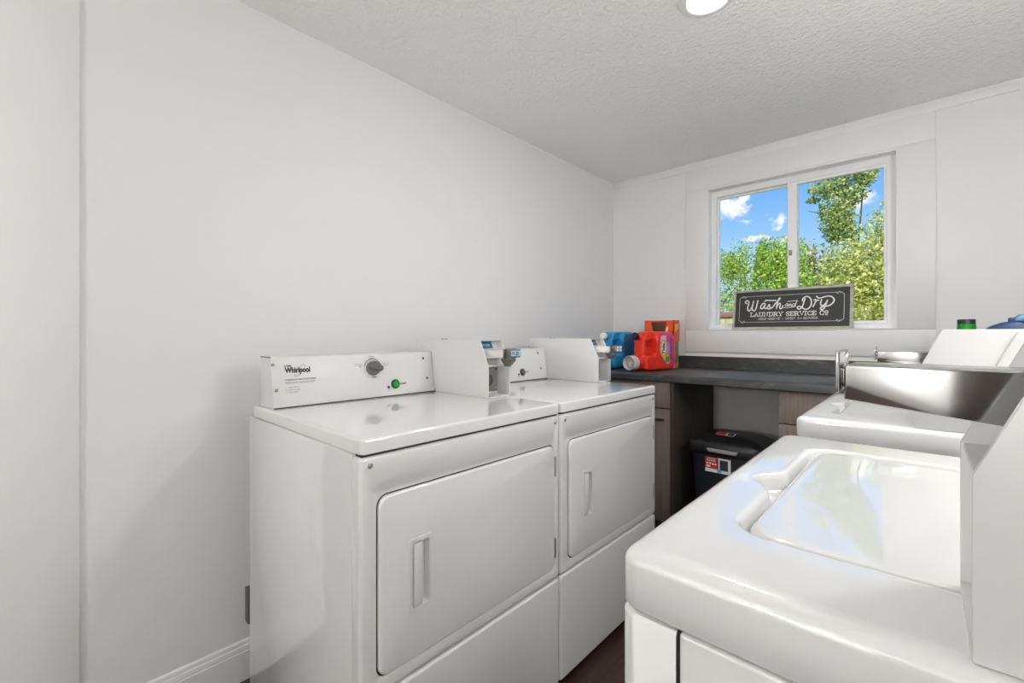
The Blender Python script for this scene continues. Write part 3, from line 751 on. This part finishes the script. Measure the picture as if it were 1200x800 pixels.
# ------------------------------------------------------------------ detergent jugs
def fused(parts, voxel=.003, smooth=10):
    """several overlapping solids merged into one smooth moulded body"""
    me = bpy.data.meshes.new('f'); parts.bm.to_mesh(me); parts.bm.free()
    o = bpy.data.objects.new('f', me); COL.objects.link(o)
    r = o.modifiers.new('r', 'REMESH'); r.mode = 'VOXEL'; r.voxel_size = voxel
    s = o.modifiers.new('s', 'SMOOTH'); s.iterations = smooth; s.factor = .5
    bpy.context.view_layer.update()
    m2 = bpy.data.meshes.new_from_object(o.evaluated_get(bpy.context.evaluated_depsgraph_get()))
    bpy.data.objects.remove(o); bpy.data.meshes.remove(me)
    bm = bmesh.new(); bm.from_mesh(m2); bpy.data.meshes.remove(m2)
    return bm
def jug(label, loc, rot, body, capm, cupm, full_label):
    t = thing('detergent_jug', label, 'detergent', loc, rot, 'dispenser jugs of detergent')
    T = .069
    g = G()
    def slab(poly, hx, bev): g.prism(poly, 'yz', -hx, hx, bev, 4)
    # tank with a leaning, rounded front
    slab([(.105, .004), (.262, .004), (.276, .030), (.280, .150), (.262, .212), (.225, .226), (.120, .226), (.092, .205), (.088, .120), (.070, .085)], T, .016)
    slab([(.010, .004), (.140, .004), (.140, .096), (.030, .092), (.004, .080)], .058, .014)     # foot and snout
    slab([(.006, .172), (.026, .212), (.060, .226), (.140, .226), (.140, .190), (.060, .184), (.036, .168)], .040, .010)   # top of the handle
    slab([(.004, .060), (.038, .060), (.042, .190), (.010, .190)], .034, .010)       # handle post
    g.lathe([(.042, 0), (.042, .05)], (0, .012, .050), (0, -1, 0), 32)
    g.lathe([(.017, 0), (.017, .03)], (0, .014, .192), (0, -1, .2), 24)
    bd = obj('body', fused(g), body, t, local=True, angle=180)
    obj('cap', G().lathe([(.0205, 0), (.0205, .018), (.018, .022), (.0005, .022)], (0, -.014, .197), (0, -1, .2), 28), capm, t, local=True)
    cup = obj('measuring_cup', G().lathe([(.037, 0), (.0405, .004), (.0410, .050), (.039, .054), (.036, .052), (.035, .030), (.0005, .030)], (0, -.030, .0485), (0, -1, 0), 36), cupm, t, local=True)
    obj('spigot', G().box(-.012, .012, -.074, -.058, .040, .056, .003).box(-.005, .005, -.076, -.058, .026, .048, .002), M['label_white'], cup, local=True)
    # side label
    fr = frame_fn((T-.0008, 0, 0), (0, 1, 0), (0, 0, 1))
    def lab(name, pts, m, lift, parent):
        bm = bmesh.new(); bm.faces.new([bm.verts.new(fr(p, q, lift)) for p, q in pts])
        return obj(name, bm, m, parent, local=True, smooth=False)
    if full_label:
        outline = [(.112, .198), (.130, .210), (.225, .210), (.250, .195), (.262, .150), (.258, .040), (.240, .024), (.190, .026), (.150, .050), (.118, .100), (.108, .150)]
        outl = catmull(outline+[outline[0]], 5)[:-1]
        sl = lab('label', outl, M['pink'], .0012, t)
        lab('label_patch', [(.118, .192), (.134, .203), (.178, .203), (.176, .175), (.150, .160), (.118, .168)], M['pale_pink'], .0018, sl)
        lab('label_patch', [(.176, .168), (.212, .160), (.216, .095), (.186, .088)], M['lilac'], .0018, sl)
        lab('label_patch', [(.166, .090), (.206, .092), (.214, .040), (.186, .034), (.158, .058), (.140, .084)], M['lime'], .0020, sl)
        obj('logo_oval', ellipse_bm(fr, .149, .128, .036, .052, .0024), M['yellow'], sl, local=True, smooth=False)
        obj('logo_oval', ellipse_bm(fr, .149, .128, .029, .045, .0028), M['orange_print'], sl, local=True, smooth=False)
        obj('logo_oval', ellipse_bm(fr, .148, .128, .023, .040, .0032), M['label_white'], sl, local=True, smooth=False)
        rf = lambda a, b, h: fr(.158-b, .093+a, h)
        obj('logo_lettering', text_bm('Tide', .036, rf, bold=.0016, lift=.0038), M['blue_ink'], sl, local=True, smooth=False)
        obj('printed_text', join_bm(*[patch(fr, .170+.012*k, .178+.012*k, .048, .080, .0026) for k in range(3)], *[patch(fr, .224, .231, .060+.045*k, .095+.045*k, .0026) for k in range(3)]), M['blue_ink'], sl, local=True, smooth=False)
    else:
        outline = [(.112, .198), (.130, .210), (.225, .210), (.250, .195), (.262, .150), (.258, .040), (.240, .024), (.190, .026), (.150, .050), (.118, .100), (.108, .150)]
        lab('label', catmull(outline+[outline[0]], 5)[:-1], M['jug_label_blue'], .0012, t)
    return t
jug('red-orange detergent jug with pink label and yellow oval logo', (-1.196, 2.345, CZ), R(-9), M['jug_red'], M['cap_navy'], M['cup'], True)
jug('blue detergent jug with an ivory cap in the counter corner', (-1.405, 2.345, CZ), R(2), M['jug_blue'], M['cap_white'], M['cup_blue'], False)

def carton():
    x0, x1, y0, y1, z0, z1 = -1.306, -1.118, 2.655, 2.745, CZ, 1.222
    t = thing('carton', 'orange cardboard carton with its front torn open behind the red jug', 'carton', ((x0+x1)/2, (y0+y1)/2, z0), 0)
    zs = 1.095; w = .004
    g = G()
    front = [(x0, zs), (x1, zs), (x1, z1), (x1-.040, z1), (x1-.062, zs+.040), (x0+.075, zs+.028), (x0+.058, zs+.055), (x0+.040, z1), (x0, z1)]
    g.prism(front, 'xz', y0, y0+w)
    g.box(x0, x1, y1-w, y1, zs, z1); g.box(x0, x0+w, y0, y1, zs, z1); g.box(x1-w, x1, y0, y1, zs, z1)
    obj('upper_sleeve', g, M['carton'], t, smooth=False)
    obj('lower_print', G().box(x0+.003, x1-.003, y0+.003, y1-.003, z0, zs, .003), M['carton_low'], t)
    obj('inside', G().box(x0+w, x1-w, y1-w-.002, y1-w, zs, z1-.004).box(x0+w, x1-w, y0+w, y1-w, zs, zs+.004).box(x0+w, x0+w+.001, y0+w, y1-w, zs, z1-.003).box(x1-w-.001, x1-w, y0+w, y1-w, zs, z1-.003), M['carton_in'], t, smooth=False)
    obj('top_rim', G().box(x0, x1, y1-w-.001, y1+.001, z1, z1+.006).box(x1-w, x1+.001, y0, y1, z1, z1+.005).box(x0, x0+.038, y0, y0+w, z1, z1+.005), M['red_print'], t, smooth=False)
    obj('paper_flap', G().prism([(x0+.085, zs+.010), (x0+.150, zs+.008), (x0+.125, zs+.050), (x0+.105, zs+.060)], 'xz', y0-.004, y0-.001), M['cream'], t)
    obj('white_print', join_bm(*[(lambda bm: (bm.faces.new([bm.verts.new((p, y0-.0008, q)) for p, q in pts]), bm)[1])(bmesh.new()) for pts in (
        [(x1-.052, zs+.060), (x1-.040, zs+.092), (x1-.034, zs+.092), (x1-.036, zs+.055)], [(x0+.050, zs+.035), (x0+.056, zs+.070), (x0+.062, zs+.040)])]), M['label_white'], t, smooth=False)
    fr = frame_fn((x1, y0, zs), (0, 1, 0), (0, 0, 1))
    obj('side_print', patches(fr, [(.020, .045, .060, .105), (.050, .070, .075, .110)], .0008), M['yellow'], t, smooth=False)
carton()

# bottle and blue jug at the far right of the counter, behind the washer
def green_bottle():
    x, y = .123, 2.46
    t = thing('bottle', 'bottle with bright green neck and dark cap behind the far washer', 'bottle', (x, y, CZ))
    obj('body', G().lathe([(.036, 0), (.040, .006), (.040, .165), (.036, .190), (.025, .210), (.022, .216)], (x, y, CZ), n=32), M['white_bottle'], t)
    obj('neck_ring', G().lathe([(.0265, .212), (.0270, .216), (.0262, .246), (.0240, .248)], (x, y, CZ), n=32), M['green_plastic'], t)
    obj('cap', G().lathe([(.0258, .2475), (.0258, .264), (.0245, .266), (.0005, .266)], (x, y, CZ), n=32), M['dark_teal'], t)
green_bottle()
def blue_jug():
    x, y = .245, 2.47
    t = thing('detergent_bottle', 'deep blue bottle with a sloping shoulder and white side at the counter end', 'detergent', (x, y, CZ))
    g = G()
    g.prism([(x-.070, CZ), (x+.075, CZ), (x+.075, CZ+.205), (x+.030, CZ+.252), (x+.006, CZ+.260), (x-.030, CZ+.252), (x-.064, CZ+.236), (x-.072, CZ+.222)], 'xz', y-.045, y+.045, .010, 4)
    obj('body', g, M['deep_blue'], t)
    obj('spout', G().box(x-.012, x+.012, y-.012, y+.012, CZ+.255, CZ+.270, .002), M['deep_blue'], t)
    obj('cap', G().loft([at_z(rrect(x+.000, x+.040, y-.018, y+.018, .008, 5), CZ+.250), at_z(rrect(x+.002, x+.040, y-.018, y+.018, .008, 5), CZ+.270), at_z(rrect(x+.012, x+.040, y-.016, y+.016, .008, 5), CZ+.281)]), M['sky_plastic'], t)
    obj('white_handle', G().box(x+.024, x+.070, y-.050, y-.020, CZ+.18, CZ+.276, .008, 3), M['white_bottle'], t)
blue_jug()

# ------------------------------------------------------------------ wash-and-dry sign leaning in the window
SER = {  # slab serif capitals on a 1 x 1 box: strokes, then advance width
 'L': ([[(.15, 0), (.15, 1)], [(.0, 0), (.68, 0), (.68, .28)], [(.0, 1), (.34, 1)]], .80),
 'A': ([[(.08, 0), (.45, 1), (.82, 0)], [(.22, .36), (.68, .36)], [(-.06, 0), (.24, 0)], [(.64, 0), (.96, 0)]], 1.02),
 'U': ([[(.15, 1), (.15, .3), (.28, .04), (.48, 0), (.66, .06), (.76, .3), (.76, 1)], [(0, 1), (.32, 1)], [(.60, 1), (.92, 1)]], 1.02),
 'N': ([[(.14, 0), (.14, 1), (.78, 0), (.78, 1)], [(0, 0), (.30, 0)], [(0, 1), (.18, 1)], [(.62, 1), (.94, 1)]], 1.06),
 'D': ([[(.14, 0), (.14, 1)], [(0, 1), (.45, 1), (.72, .85), (.80, .5), (.72, .15), (.45, 0), (0, 0)]], .96),
 'R': ([[(.14, 0), (.14, 1)], [(0, 1), (.50, 1), (.70, .88), (.70, .62), (.50, .48), (.14, .48)], [(.45, .48), (.75, 0), (.90, 0)], [(0, 0), (.30, 0)]], .98),
 'Y': ([[(.08, 1), (.45, .45), (.82, 1)], [(.45, .45), (.45, 0)], [(.28, 0), (.62, 0)], [(-.04, 1), (.22, 1)], [(.68, 1), (.94, 1)]], .98),
 'S': ([[(.66, .72), (.64, .92), (.40, 1.02), (.14, .92), (.10, .72), (.24, .56), (.52, .45), (.68, .28), (.62, .08), (.38, -.02), (.14, .06), (.10, .28)]], .84),
 'E': ([[(.14, 0), (.14, 1)], [(0, 1), (.66, 1), (.66, .74)], [(0, 0), (.68, 0), (.68, .26)], [(.14, .5), (.48, .5)]], .82),
 'V': ([[(.08, 1), (.45, 0), (.82, 1)], [(-.06, 1), (.24, 1)], [(.66, 1), (.96, 1)]], 1.0),
 'I': ([[(.17, 0), (.17, 1)], [(0, 0), (.34, 0)], [(0, 1), (.34, 1)]], .48),
 'C': ([[(.74, .70), (.70, .92), (.44, 1.02), (.18, .88), (.08, .5), (.18, .12), (.44, -.02), (.70, .08), (.76, .28)]], .92),
 'F': ([[(.14, 0), (.14, 1)], [(0, 1), (.66, 1), (.66, .74)], [(.14, .5), (.48, .5)], [(0, 0), (.32, 0)]], .78),
 'O': ([[(.44, 1.02), (.18, .9), (.08, .5), (.18, .1), (.44, -.02), (.70, .1), (.80, .5), (.70, .9), (.44, 1.02)]], .98),
 'o': ([[(.32, 1.0), (.12, .92), (.06, .66), (.14, .42), (.34, .34), (.54, .42), (.60, .66), (.52, .92), (.32, 1.0)], [(.12, .0), (.54, .0)]], .70),
 'P': ([[(.14, 0), (.14, 1)], [(0, 1), (.50, 1), (.72, .86), (.72, .60), (.50, .46), (.14, .46)], [(0, 0), (.32, 0)]], .86),
 'H': ([[(.14, 0), (.14, 1)], [(.76, 0), (.76, 1)], [(.14, .5), (.76, .5)], [(0, 0), (.3, 0)], [(0, 1), (.3, 1)], [(.6, 0), (.9, 0)], [(.6, 1), (.9, 1)]], 1.02),
 '2': ([[(.08, .72), (.14, .92), (.38, 1.02), (.60, .90), (.62, .68), (.08, 0), (.68, 0), (.68, .2)]], .80),
 '4': ([[(.52, 0), (.52, 1), (.04, .30), (.72, .30)]], .82),
 '-': ([[(.04, .5), (.40, .5)]], .50),
 '~': ([[(.04, .45), (.20, .58), (.42, .42), (.58, .55)]], .72),
 ' ': ([], .50)}
def serif_text(bm, s, u0, u1, v0, v1, w, fr, lift):
    tot = sum(SER[c][1] for c in s)-.1; k = (u1-u0)/tot; x = u0; hgt = v1-v0
    for c in s:
        st, adv = SER[c]
        for ln in st: ribbon(bm, [(x+p*k, v0+q*hgt) for p, q in ln], w, fr, lift)
        x += adv*k
SCR = {'W': [[(.0721,.1570),(.0652,.1656),(.0720,.1748),(.0835,.1702),(.0831,.1503),(.0793,.1298),(.0834,.1141),(.0930,.1150),(.1032,.1393),(.1099,.1707)],[(.1086,.1678),(.1054,.1392),(.1052,.1199),(.1135,.1114),(.1228,.1209),(.1283,.1485),(.1326,.1721)]],
'ash': [[(.1683,.1665),(.1769,.1718),(.2022,.1691),(.2271,.1696)],[(.1718,.1501),(.1618,.1545),(.1507,.1415),(.1486,.1282),(.1548,.1223),(.1643,.1317),(.1718,.1501),(.1687,.1307),(.1736,.1224),(.1816,.1270),(.1921,.1468),(.1943,.1358),(.1984,.1264),(.1928,.1193),(.1843,.1228)],[(.1985,.1248),(.2083,.1272),(.2245,.1528),(.2410,.1722),(.2461,.1816),(.2400,.1783),(.2330,.1524),(.2292,.1213)],[(.2298,.1237),(.2363,.1443),(.2450,.1511),(.2482,.1446),(.2456,.1287),(.2497,.1182),(.2565,.1227),(.2613,.1353)]],
'Dry': [[(.3535,.1600),(.3579,.1748),(.3726,.1831),(.3872,.1765),(.3956,.1535),(.3928,.1283),(.3809,.1132),(.3659,.1118),(.3503,.1240),(.3382,.1292),(.3315,.1216),(.3366,.1136),(.3473,.1163),(.3559,.1317),(.3620,.1589),(.3654,.1713)],[(.4078,.1615),(.4136,.1636),(.4147,.1546),(.4095,.1374),(.4042,.1244)],[(.4105,.1400),(.4160,.1520),(.4228,.1600),(.4285,.1580)],[(.4420,.1615),(.4378,.1460),(.4395,.1310),(.4480,.1285),(.4590,.1390),(.4673,.1574)],[(.4673,.1574),(.4617,.1353),(.4530,.1126),(.4436,.1053),(.4381,.1112),(.4404,.1188),(.4525,.1234),(.4749,.1271),(.4904,.1399),(.4968,.1561),(.4898,.1717),(.4744,.1794),(.4536,.1765),(.4359,.1704),(.4244,.1736),(.4194,.1813)]]}
SAND = [[(.2850,.1455),(.2791,.1473),(.2723,.1388),(.2733,.1324),(.2801,.1346),(.2854,.1455),(.2843,.1336),(.2892,.1322),(.2927,.1452),(.2913,.1314)],[(.2915,.1341),(.2975,.1450),(.3011,.1425),(.2995,.1330),(.3044,.1313),(.3068,.1375)],[(.3170,.1442),(.3112,.1452),(.3055,.1368),(.3078,.1307),(.3145,.1332),(.3205,.1429),(.3298,.1611),(.3247,.1486),(.3207,.1330),(.3249,.1309)],[(.2819,.1580),(.3042,.1614),(.3314,.1626)],[(.2648,.1232),(.2925,.1230),(.3203,.1283)]]
def sign():
    W, H = .578, .238
    o = Vector((-.842, 2.846, WZ0+.0035))
    lean = Vector((0, .045, .232)).normalized()
    t = thing('sign', 'black wash and dry sign in a whitewashed frame leaning on the window sill', 'sign', o)
    fr = frame_fn(o, (1, 0, 0), lean)
    f = .0135; d = .018
    def bar(a, b, c, e):   # mitred frame rail
        g = [(a, b, c, e)]
        return g
    g = G()
    q = [[(0, 0), (W, 0), (W-f, f), (f, f)], [(W, 0), (W, H), (W-f, H-f), (W-f, f)], [(W, H), (0, H), (f, H-f), (W-f, H-f)], [(0, H), (0, 0), (f, f), (f, H-f)]]
    for p in q: g.loft([[fr(a, b, -d) for a, b in p], [fr(a, b, -.001) for a, b in p], [fr(a, b, 0) for a, b in p]])
    obj('frame', g, M['sign_frame'], t, smooth=False)
    p = [(f-.002, f-.002), (W-f+.002, f-.002), (W-f+.002, H-f+.002), (f-.002, H-f+.002)]
    bd = obj('board', G().loft([[fr(a, b, -.014) for a, b in p], [fr(a, b, -.006) for a, b in p]]), M['sign_board'], t, smooth=False)
    b = bmesh.new()
    for ls in SCR.values():
        for l in ls: ribbon(b, catmull(l, 6), .0068, fr, -.0050)
    for l in SAND: ribbon(b, catmull(l, 5), .0034, fr, -.0050)
    serif_text(b, 'LAUNDRY SERVICE Co', .0965, .4715, .078, .1000, .0043, fr, -.0050)
    obj('script_lettering', b, M['chalk'], bd, smooth=False)
    b = bmesh.new()
    serif_text(b, 'SELF-SERVE ~ OPEN 24 HOURS', .139, .426, .0565, .0675, .0023, fr, -.0050)
    x0, x1, y0, y1, c = .035, .540, .0435, .1985, .010
    ribbon(b, [(x0+c, y0), (x1-c, y0)], .0024, fr, -.005); ribbon(b, [(x0+c, y1), (x1-c, y1)], .0024, fr, -.005)
    ribbon(b, [(x0, y0+c), (x0, y1-c)], .0024, fr, -.005); ribbon(b, [(x1, y0+c), (x1, y1-c)], .0024, fr, -.005)
    for sx, ex in ((x0, 1), (x1, -1)):
        for sy, ey in ((y0, 1), (y1, -1)):
            ribbon(b, [(sx+ex*c*math.cos(R(a)), sy+ey*c*math.sin(R(a))) for a in range(0, 91, 15)], .0022, fr, -.005)
            ribbon(b, [(sx+ex*(c+.004+.010*k/8), sy+ey*(.006*math.sin(k*math.pi/4))) for k in range(9)], .0022, fr, -.005)
            ribbon(b, [(sx+ex*(c+.016+.008*k/6), sy+ey*(.005+.004*math.sin(k*math.pi/3))) for k in range(7)], .0022, fr, -.005)
    obj('border_lettering', b, M['chalk_grey'], bd, smooth=False)
sign()

# ------------------------------------------------------------------ outdoors
GZ = -.35
struct('ground', G().box(-25, 20, YB+.14, 40, GZ-.1, GZ), M['ground'], smooth=False)
def leaves(blobs, n, size, rnd, core=.0):
    """blobs: (cx, cy, cz, rx, ry, rz, weight); leaf quads scattered in the shells of the blobs"""
    vs, fs, at = [], [], []
    tot = sum(b[6] for b in blobs)
    for b in blobs:
        for _ in range(int(n*b[6]/tot)):
            while True:
                d = Vector((rnd.gauss(0, 1), rnd.gauss(0, 1), rnd.gauss(0, 1)))
                if d.length > 1e-3: break
            d.normalize(); r = rnd.random()**.45*(1+rnd.gauss(0, .06))
            p = Vector((b[0]+d.x*b[3]*r, b[1]+d.y*b[4]*r, b[2]+d.z*b[5]*r))
            if p.z < GZ+.05: continue
            u = Vector((rnd.gauss(0, 1), rnd.gauss(0, 1), rnd.gauss(0, 1))).normalized()
            w = u.orthogonal().normalized(); w.rotate(Matrix.Rotation(rnd.random()*6.28, 3, u))
            L = size*(.6+.8*rnd.random()); Wd = L*.5; nn = u.cross(w)*L*.12
            k = len(vs)
            vs += [p-w*L*.5, p+u.cross(w)*Wd*.5+nn*0, p+w*L*.5, p-u.cross(w)*Wd*.5]
            fs.append((k, k+1, k+2, k+3)); at.append(min(1, max(0, rnd.gauss(.55, .27))))
    me = bpy.data.meshes.new('foliage'); me.from_pydata([tuple(v) for v in vs], [], fs)
    a = me.attributes.new('leaf', 'FLOAT', 'FACE'); a.data.foreach_set('value', at)
    return me
def tree(name, label, cat, base, blobs, n, size, m, branches, seed, group=None):
    rnd = random.Random(seed)
    t = thing(name, label, cat, (base[0], base[1], GZ), group=group)
    me = leaves(blobs, n, size, rnd); me.transform(Matrix.Translation(-ORIG[t.name])); me.materials.append(m)
    f = bpy.data.objects.new('foliage', me); COL.objects.link(f); f.parent = t
    g = G()
    for pts, r0 in branches:
        P = [Vector(p) for p in pts]
        g.tube(P, [r0*(1-.8*i/(len(P)-1)) for i in range(len(P))], 7)
    obj('trunk', g, M['bark'], t)
    return t
def stems(x, y, top, k, r, seed):
    rnd = random.Random(seed); out = [([(x, y, GZ), (x+.04, y, GZ+(top-GZ)*.45), (x, y+.05, top)], r)]
    for i in range(k):
        a = rnd.random()*6.28; h = GZ+(top-GZ)*(.25+.45*rnd.random()); L = .35+.5*rnd.random()
        out.append(([(x, y, h), (x+math.cos(a)*L*.6, y+math.sin(a)*L*.6, h+.3), (x+math.cos(a)*L, y+math.sin(a)*L, h+.75)], r*.4))
    return out
HG = 'leafy shrubs beyond the fence'
def shrub(x, y, top, wd, n, m, seed, label):
    b = [(x, y, top*.52, wd, wd*.8, top*.50+.15, 5)]
    rnd = random.Random(seed+99)
    for i in range(9):      # ragged upright tips
        a = (rnd.random()*2-1)*wd*.85; b.append((x+a, y+rnd.uniform(-.3, .3), top*.88+rnd.uniform(-.1, .22), .12, .12, .38, .16))
    return tree('shrub', label, 'shrub', (x, y), b, n, .060, m, stems(x, y, top*.8, 7, .035, seed), seed, HG)
shrub(-3.45, 9.2, 2.75, .58, 9000, M['leaf_dark'], 11, 'bushy green shrub beyond the fence at the window edge')
shrub(-2.90, 10.7, 3.02, .72, 11500, M['leaf_green'], 12, 'bushy bright green shrub beyond the fence behind the left sash')
shrub(-1.58, 7.9, 2.46, .50, 9500, M['leaf_green'], 13, 'bushy yellow-green shrub beyond the fence beside the window mullion')
tree('tree', 'broad yellow-green tree filling the right window pane', 'tree', (-.35, 9.3),
     [(-.62, 9.1, 1.6, .85, .7, 1.1, 6), (-.1, 9.4, 2.3, .9, .8, 1.0, 5), (.1, 9.5, 2.95, .75, .7, .6, 2.0), (.15, 9.4, 3.35, .45, .5, .45, .9), (-1.0, 9.1, 2.0, .36, .4, .75, 1.4), (.7, 9.5, 2.4, 1.0, .9, 1.7, 3), (.50, 9.4, 3.9, .4, .5, .5, .5), (-.55, 9.0, .9, .8, .6, .9, 3)],
     30000, .064, M['leaf_yellow'], stems(-.25, 9.4, 3.1, 12, .07, 5), 21)
tree('tree', 'tall darker tree whose branches reach over the yellow-green tree', 'tree', (-.9, 11.6),
     [(-1.35, 11.5, 3.65, .34, .4, .55, 1.6), (-1.45, 11.5, 4.25, .40, .4, .20, .8), (-1.0, 11.5, 4.50, .40, .4, .22, .9), (-.62, 11.5, 4.80, .45, .4, .13, .6), (-1.05, 11.5, 4.05, .26, .3, .22, .4), (-.9, 11.6, 2.4, 1.0, .8, 1.2, 1.6), (-1.6, 11.5, 4.66, .2, .2, .07, .2), (.20, 11.5, 4.75, .14, .3, .3, .2), (-.85, 11.5, 4.3, .2, .25, .14, .25), (-1.25, 11.5, 3.3, .3, .3, .3, .5), (-1.75, 11.5, 4.05, .14, .2, .06, .1), (-.30, 11.5, 3.75, .3, .3, .10, .2)],
     8000, .075, M['leaf_dark'], [([(-.9, 11.6, GZ), (-.95, 11.6, 2.2), (-1.1, 11.5, 3.6), (-1.45, 11.5, 4.4)], .05), ([(-1.0, 11.6, 2.8), (-.9, 11.5, 4.1), (-.5, 11.5, 4.75), (.2, 11.5, 5.0)], .018), ([(-1.05, 11.5, 3.3), (-1.5, 11.5, 3.7), (-1.85, 11.5, 3.85)], .025)], 22)
tree('tree', 'small golden tree far off between shrub and yellow-green tree', 'tree', (-2.3, 14),
     [(-2.3, 14, 2.4, .7, .7, 1.25, 1)], 3600, .09, M['leaf_tan'], stems(-2.3, 14, 3.0, 6, .05, 8), 23)
def fence():
    y = 7.0
    t = thing('fence', 'wooden garden fence with reddish top rail beyond the window', 'fence', (-2.0, y, GZ))
    g = G()
    for i in range(29): g.box(-5.2+i*.145, -5.2+i*.145+.138, y, y+.02, GZ, 1.40, .003)
    obj('boards', g, M['fence'], t)
    for i in range(3): obj('post', G().box(-5.2+i*2.0, -5.1+i*2.0, y+.02, y+.12, GZ, 1.40, .005), M['fence'], t)
    obj('top_rail', G().box(-5.25, -1.0, y-.03, y+.05, 1.40, 1.475, .006), M['fence_cap'], t)
fence()

# ------------------------------------------------------------------ sky and sun
def world():
    w = bpy.data.worlds.new('sky'); scene.world = w; w.use_nodes = True
    nt = w.node_tree; nt.nodes.clear(); N = nt.nodes.new; Lk = nt.links.new
    out = N('ShaderNodeOutputWorld'); bg = N('ShaderNodeBackground'); bg.inputs['Strength'].default_value = 1.0
    tc = N('ShaderNodeTexCoord'); sep = N('ShaderNodeSeparateXYZ'); Lk(tc.outputs['Generated'], sep.inputs[0])
    cr = N('ShaderNodeValToRGB'); e = cr.color_ramp.elements
    e[0].position, e[0].color = 0.0, (.62, .78, .93, 1)
    e[1].position, e[1].color = .75, (.09, .27, .78, 1)
    for p, c in ((.12, (.50, .74, .95, 1)), (.20, (.30, .57, .93, 1)), (.29, (.17, .42, .90, 1))):
        x = e.new(p); x.color = c
    Lk(sep.outputs['Z'], cr.inputs['Fac'])
    nz = N('ShaderNodeTexNoise'); nz.inputs['Scale'].default_value = 26; nz.inputs['Detail'].default_value = 6; nz.inputs['Roughness'].default_value = .6
    Lk(tc.outputs['Generated'], nz.inputs['Vector'])
    sub = N('ShaderNodeVectorMath'); sub.operation = 'SUBTRACT'; sub.inputs[1].default_value = (.5, .5, .5); Lk(nz.outputs['Color'], sub.inputs[0])
    sc = N('ShaderNodeVectorMath'); sc.operation = 'SCALE'; sc.inputs['Scale'].default_value = .075; Lk(sub.outputs[0], sc.inputs[0])
    ad = N('ShaderNodeVectorMath'); ad.operation = 'ADD'; Lk(tc.outputs['Generated'], ad.inputs[0]); Lk(sc.outputs[0], ad.inputs[1])
    acc = None
    for (cx, cy, cz), rad, sq in (((-.280, .925, .252), .034, 1.2), ((-.262, .933, .262), .022, 1.3), ((-.257, .94, .224), .018, 1.5), ((-.202, .955, .215), .017, 1.0),
                                  ((-.236, .953, .189), .026, 3.2), ((-.191, .965, .176), .017, 1.4), ((-.089, .968, .234), .030, 1.4), ((-.108, .970, .225), .022, 1.4),
                                  ((-.12, .86, .50), .21, 1.0), ((.35, .85, .38), .10, 1.8), ((-.75, .55, .35), .12, 1.8), ((.5, -.7, .45), .16, 1.8)):
        d = N('ShaderNodeVectorMath'); d.operation = 'SUBTRACT'; d.inputs[1].default_value = (cx, cy, cz); Lk(ad.outputs[0], d.inputs[0])
        m_ = N('ShaderNodeVectorMath'); m_.operation = 'MULTIPLY'; m_.inputs[1].default_value = (1, 1, sq); Lk(d.outputs[0], m_.inputs[0])
        ln = N('ShaderNodeVectorMath'); ln.operation = 'LENGTH'; Lk(m_.outputs[0], ln.inputs[0])
        mr = N('ShaderNodeMapRange'); mr.interpolation_type = 'SMOOTHSTEP'
        mr.inputs['From Min'].default_value = rad; mr.inputs['From Max'].default_value = rad*.35
        Lk(ln.outputs['Value'], mr.inputs['Value'])
        if acc is None: acc = mr.outputs['Result']
        else:
            mx = N('ShaderNodeMath'); mx.operation = 'MAXIMUM'; Lk(acc, mx.inputs[0]); Lk(mr.outputs['Result'], mx.inputs[1]); acc = mx.outputs[0]
    mix = N('ShaderNodeMix'); mix.data_type = 'RGBA'; mix.inputs[7].default_value = (.95, .94, .95, 1)
    Lk(acc, mix.inputs['Factor']); Lk(cr.outputs['Color'], mix.inputs[6])
    Lk(mix.outputs[2], bg.inputs['Color']); Lk(bg.outputs[0], out.inputs[0])
world()
sd = bpy.data.lights.new('sun', 'SUN'); sd.energy = 6.0; sd.angle = R(.6); sd.color = (1, .96, .88)
so = bpy.data.objects.new('sun', sd); COL.objects.link(so); so.rotation_euler = (R(52), 0, R(28)); so.location = (3, -6, 8)

# ------------------------------------------------------------------ camera
cam = bpy.data.cameras.new('camera'); co = bpy.data.objects.new('camera', cam); COL.objects.link(co)
co.location = (0, 0, 1.135); co.rotation_euler = (R(90), 0, R(42.87))
cam.sensor_width = 36; cam.sensor_fit = 'HORIZONTAL'; cam.lens = 519/1200*36; cam.shift_y = -7.5/1200
cam.clip_start = .02; cam.clip_end = 200
scene.camera = co
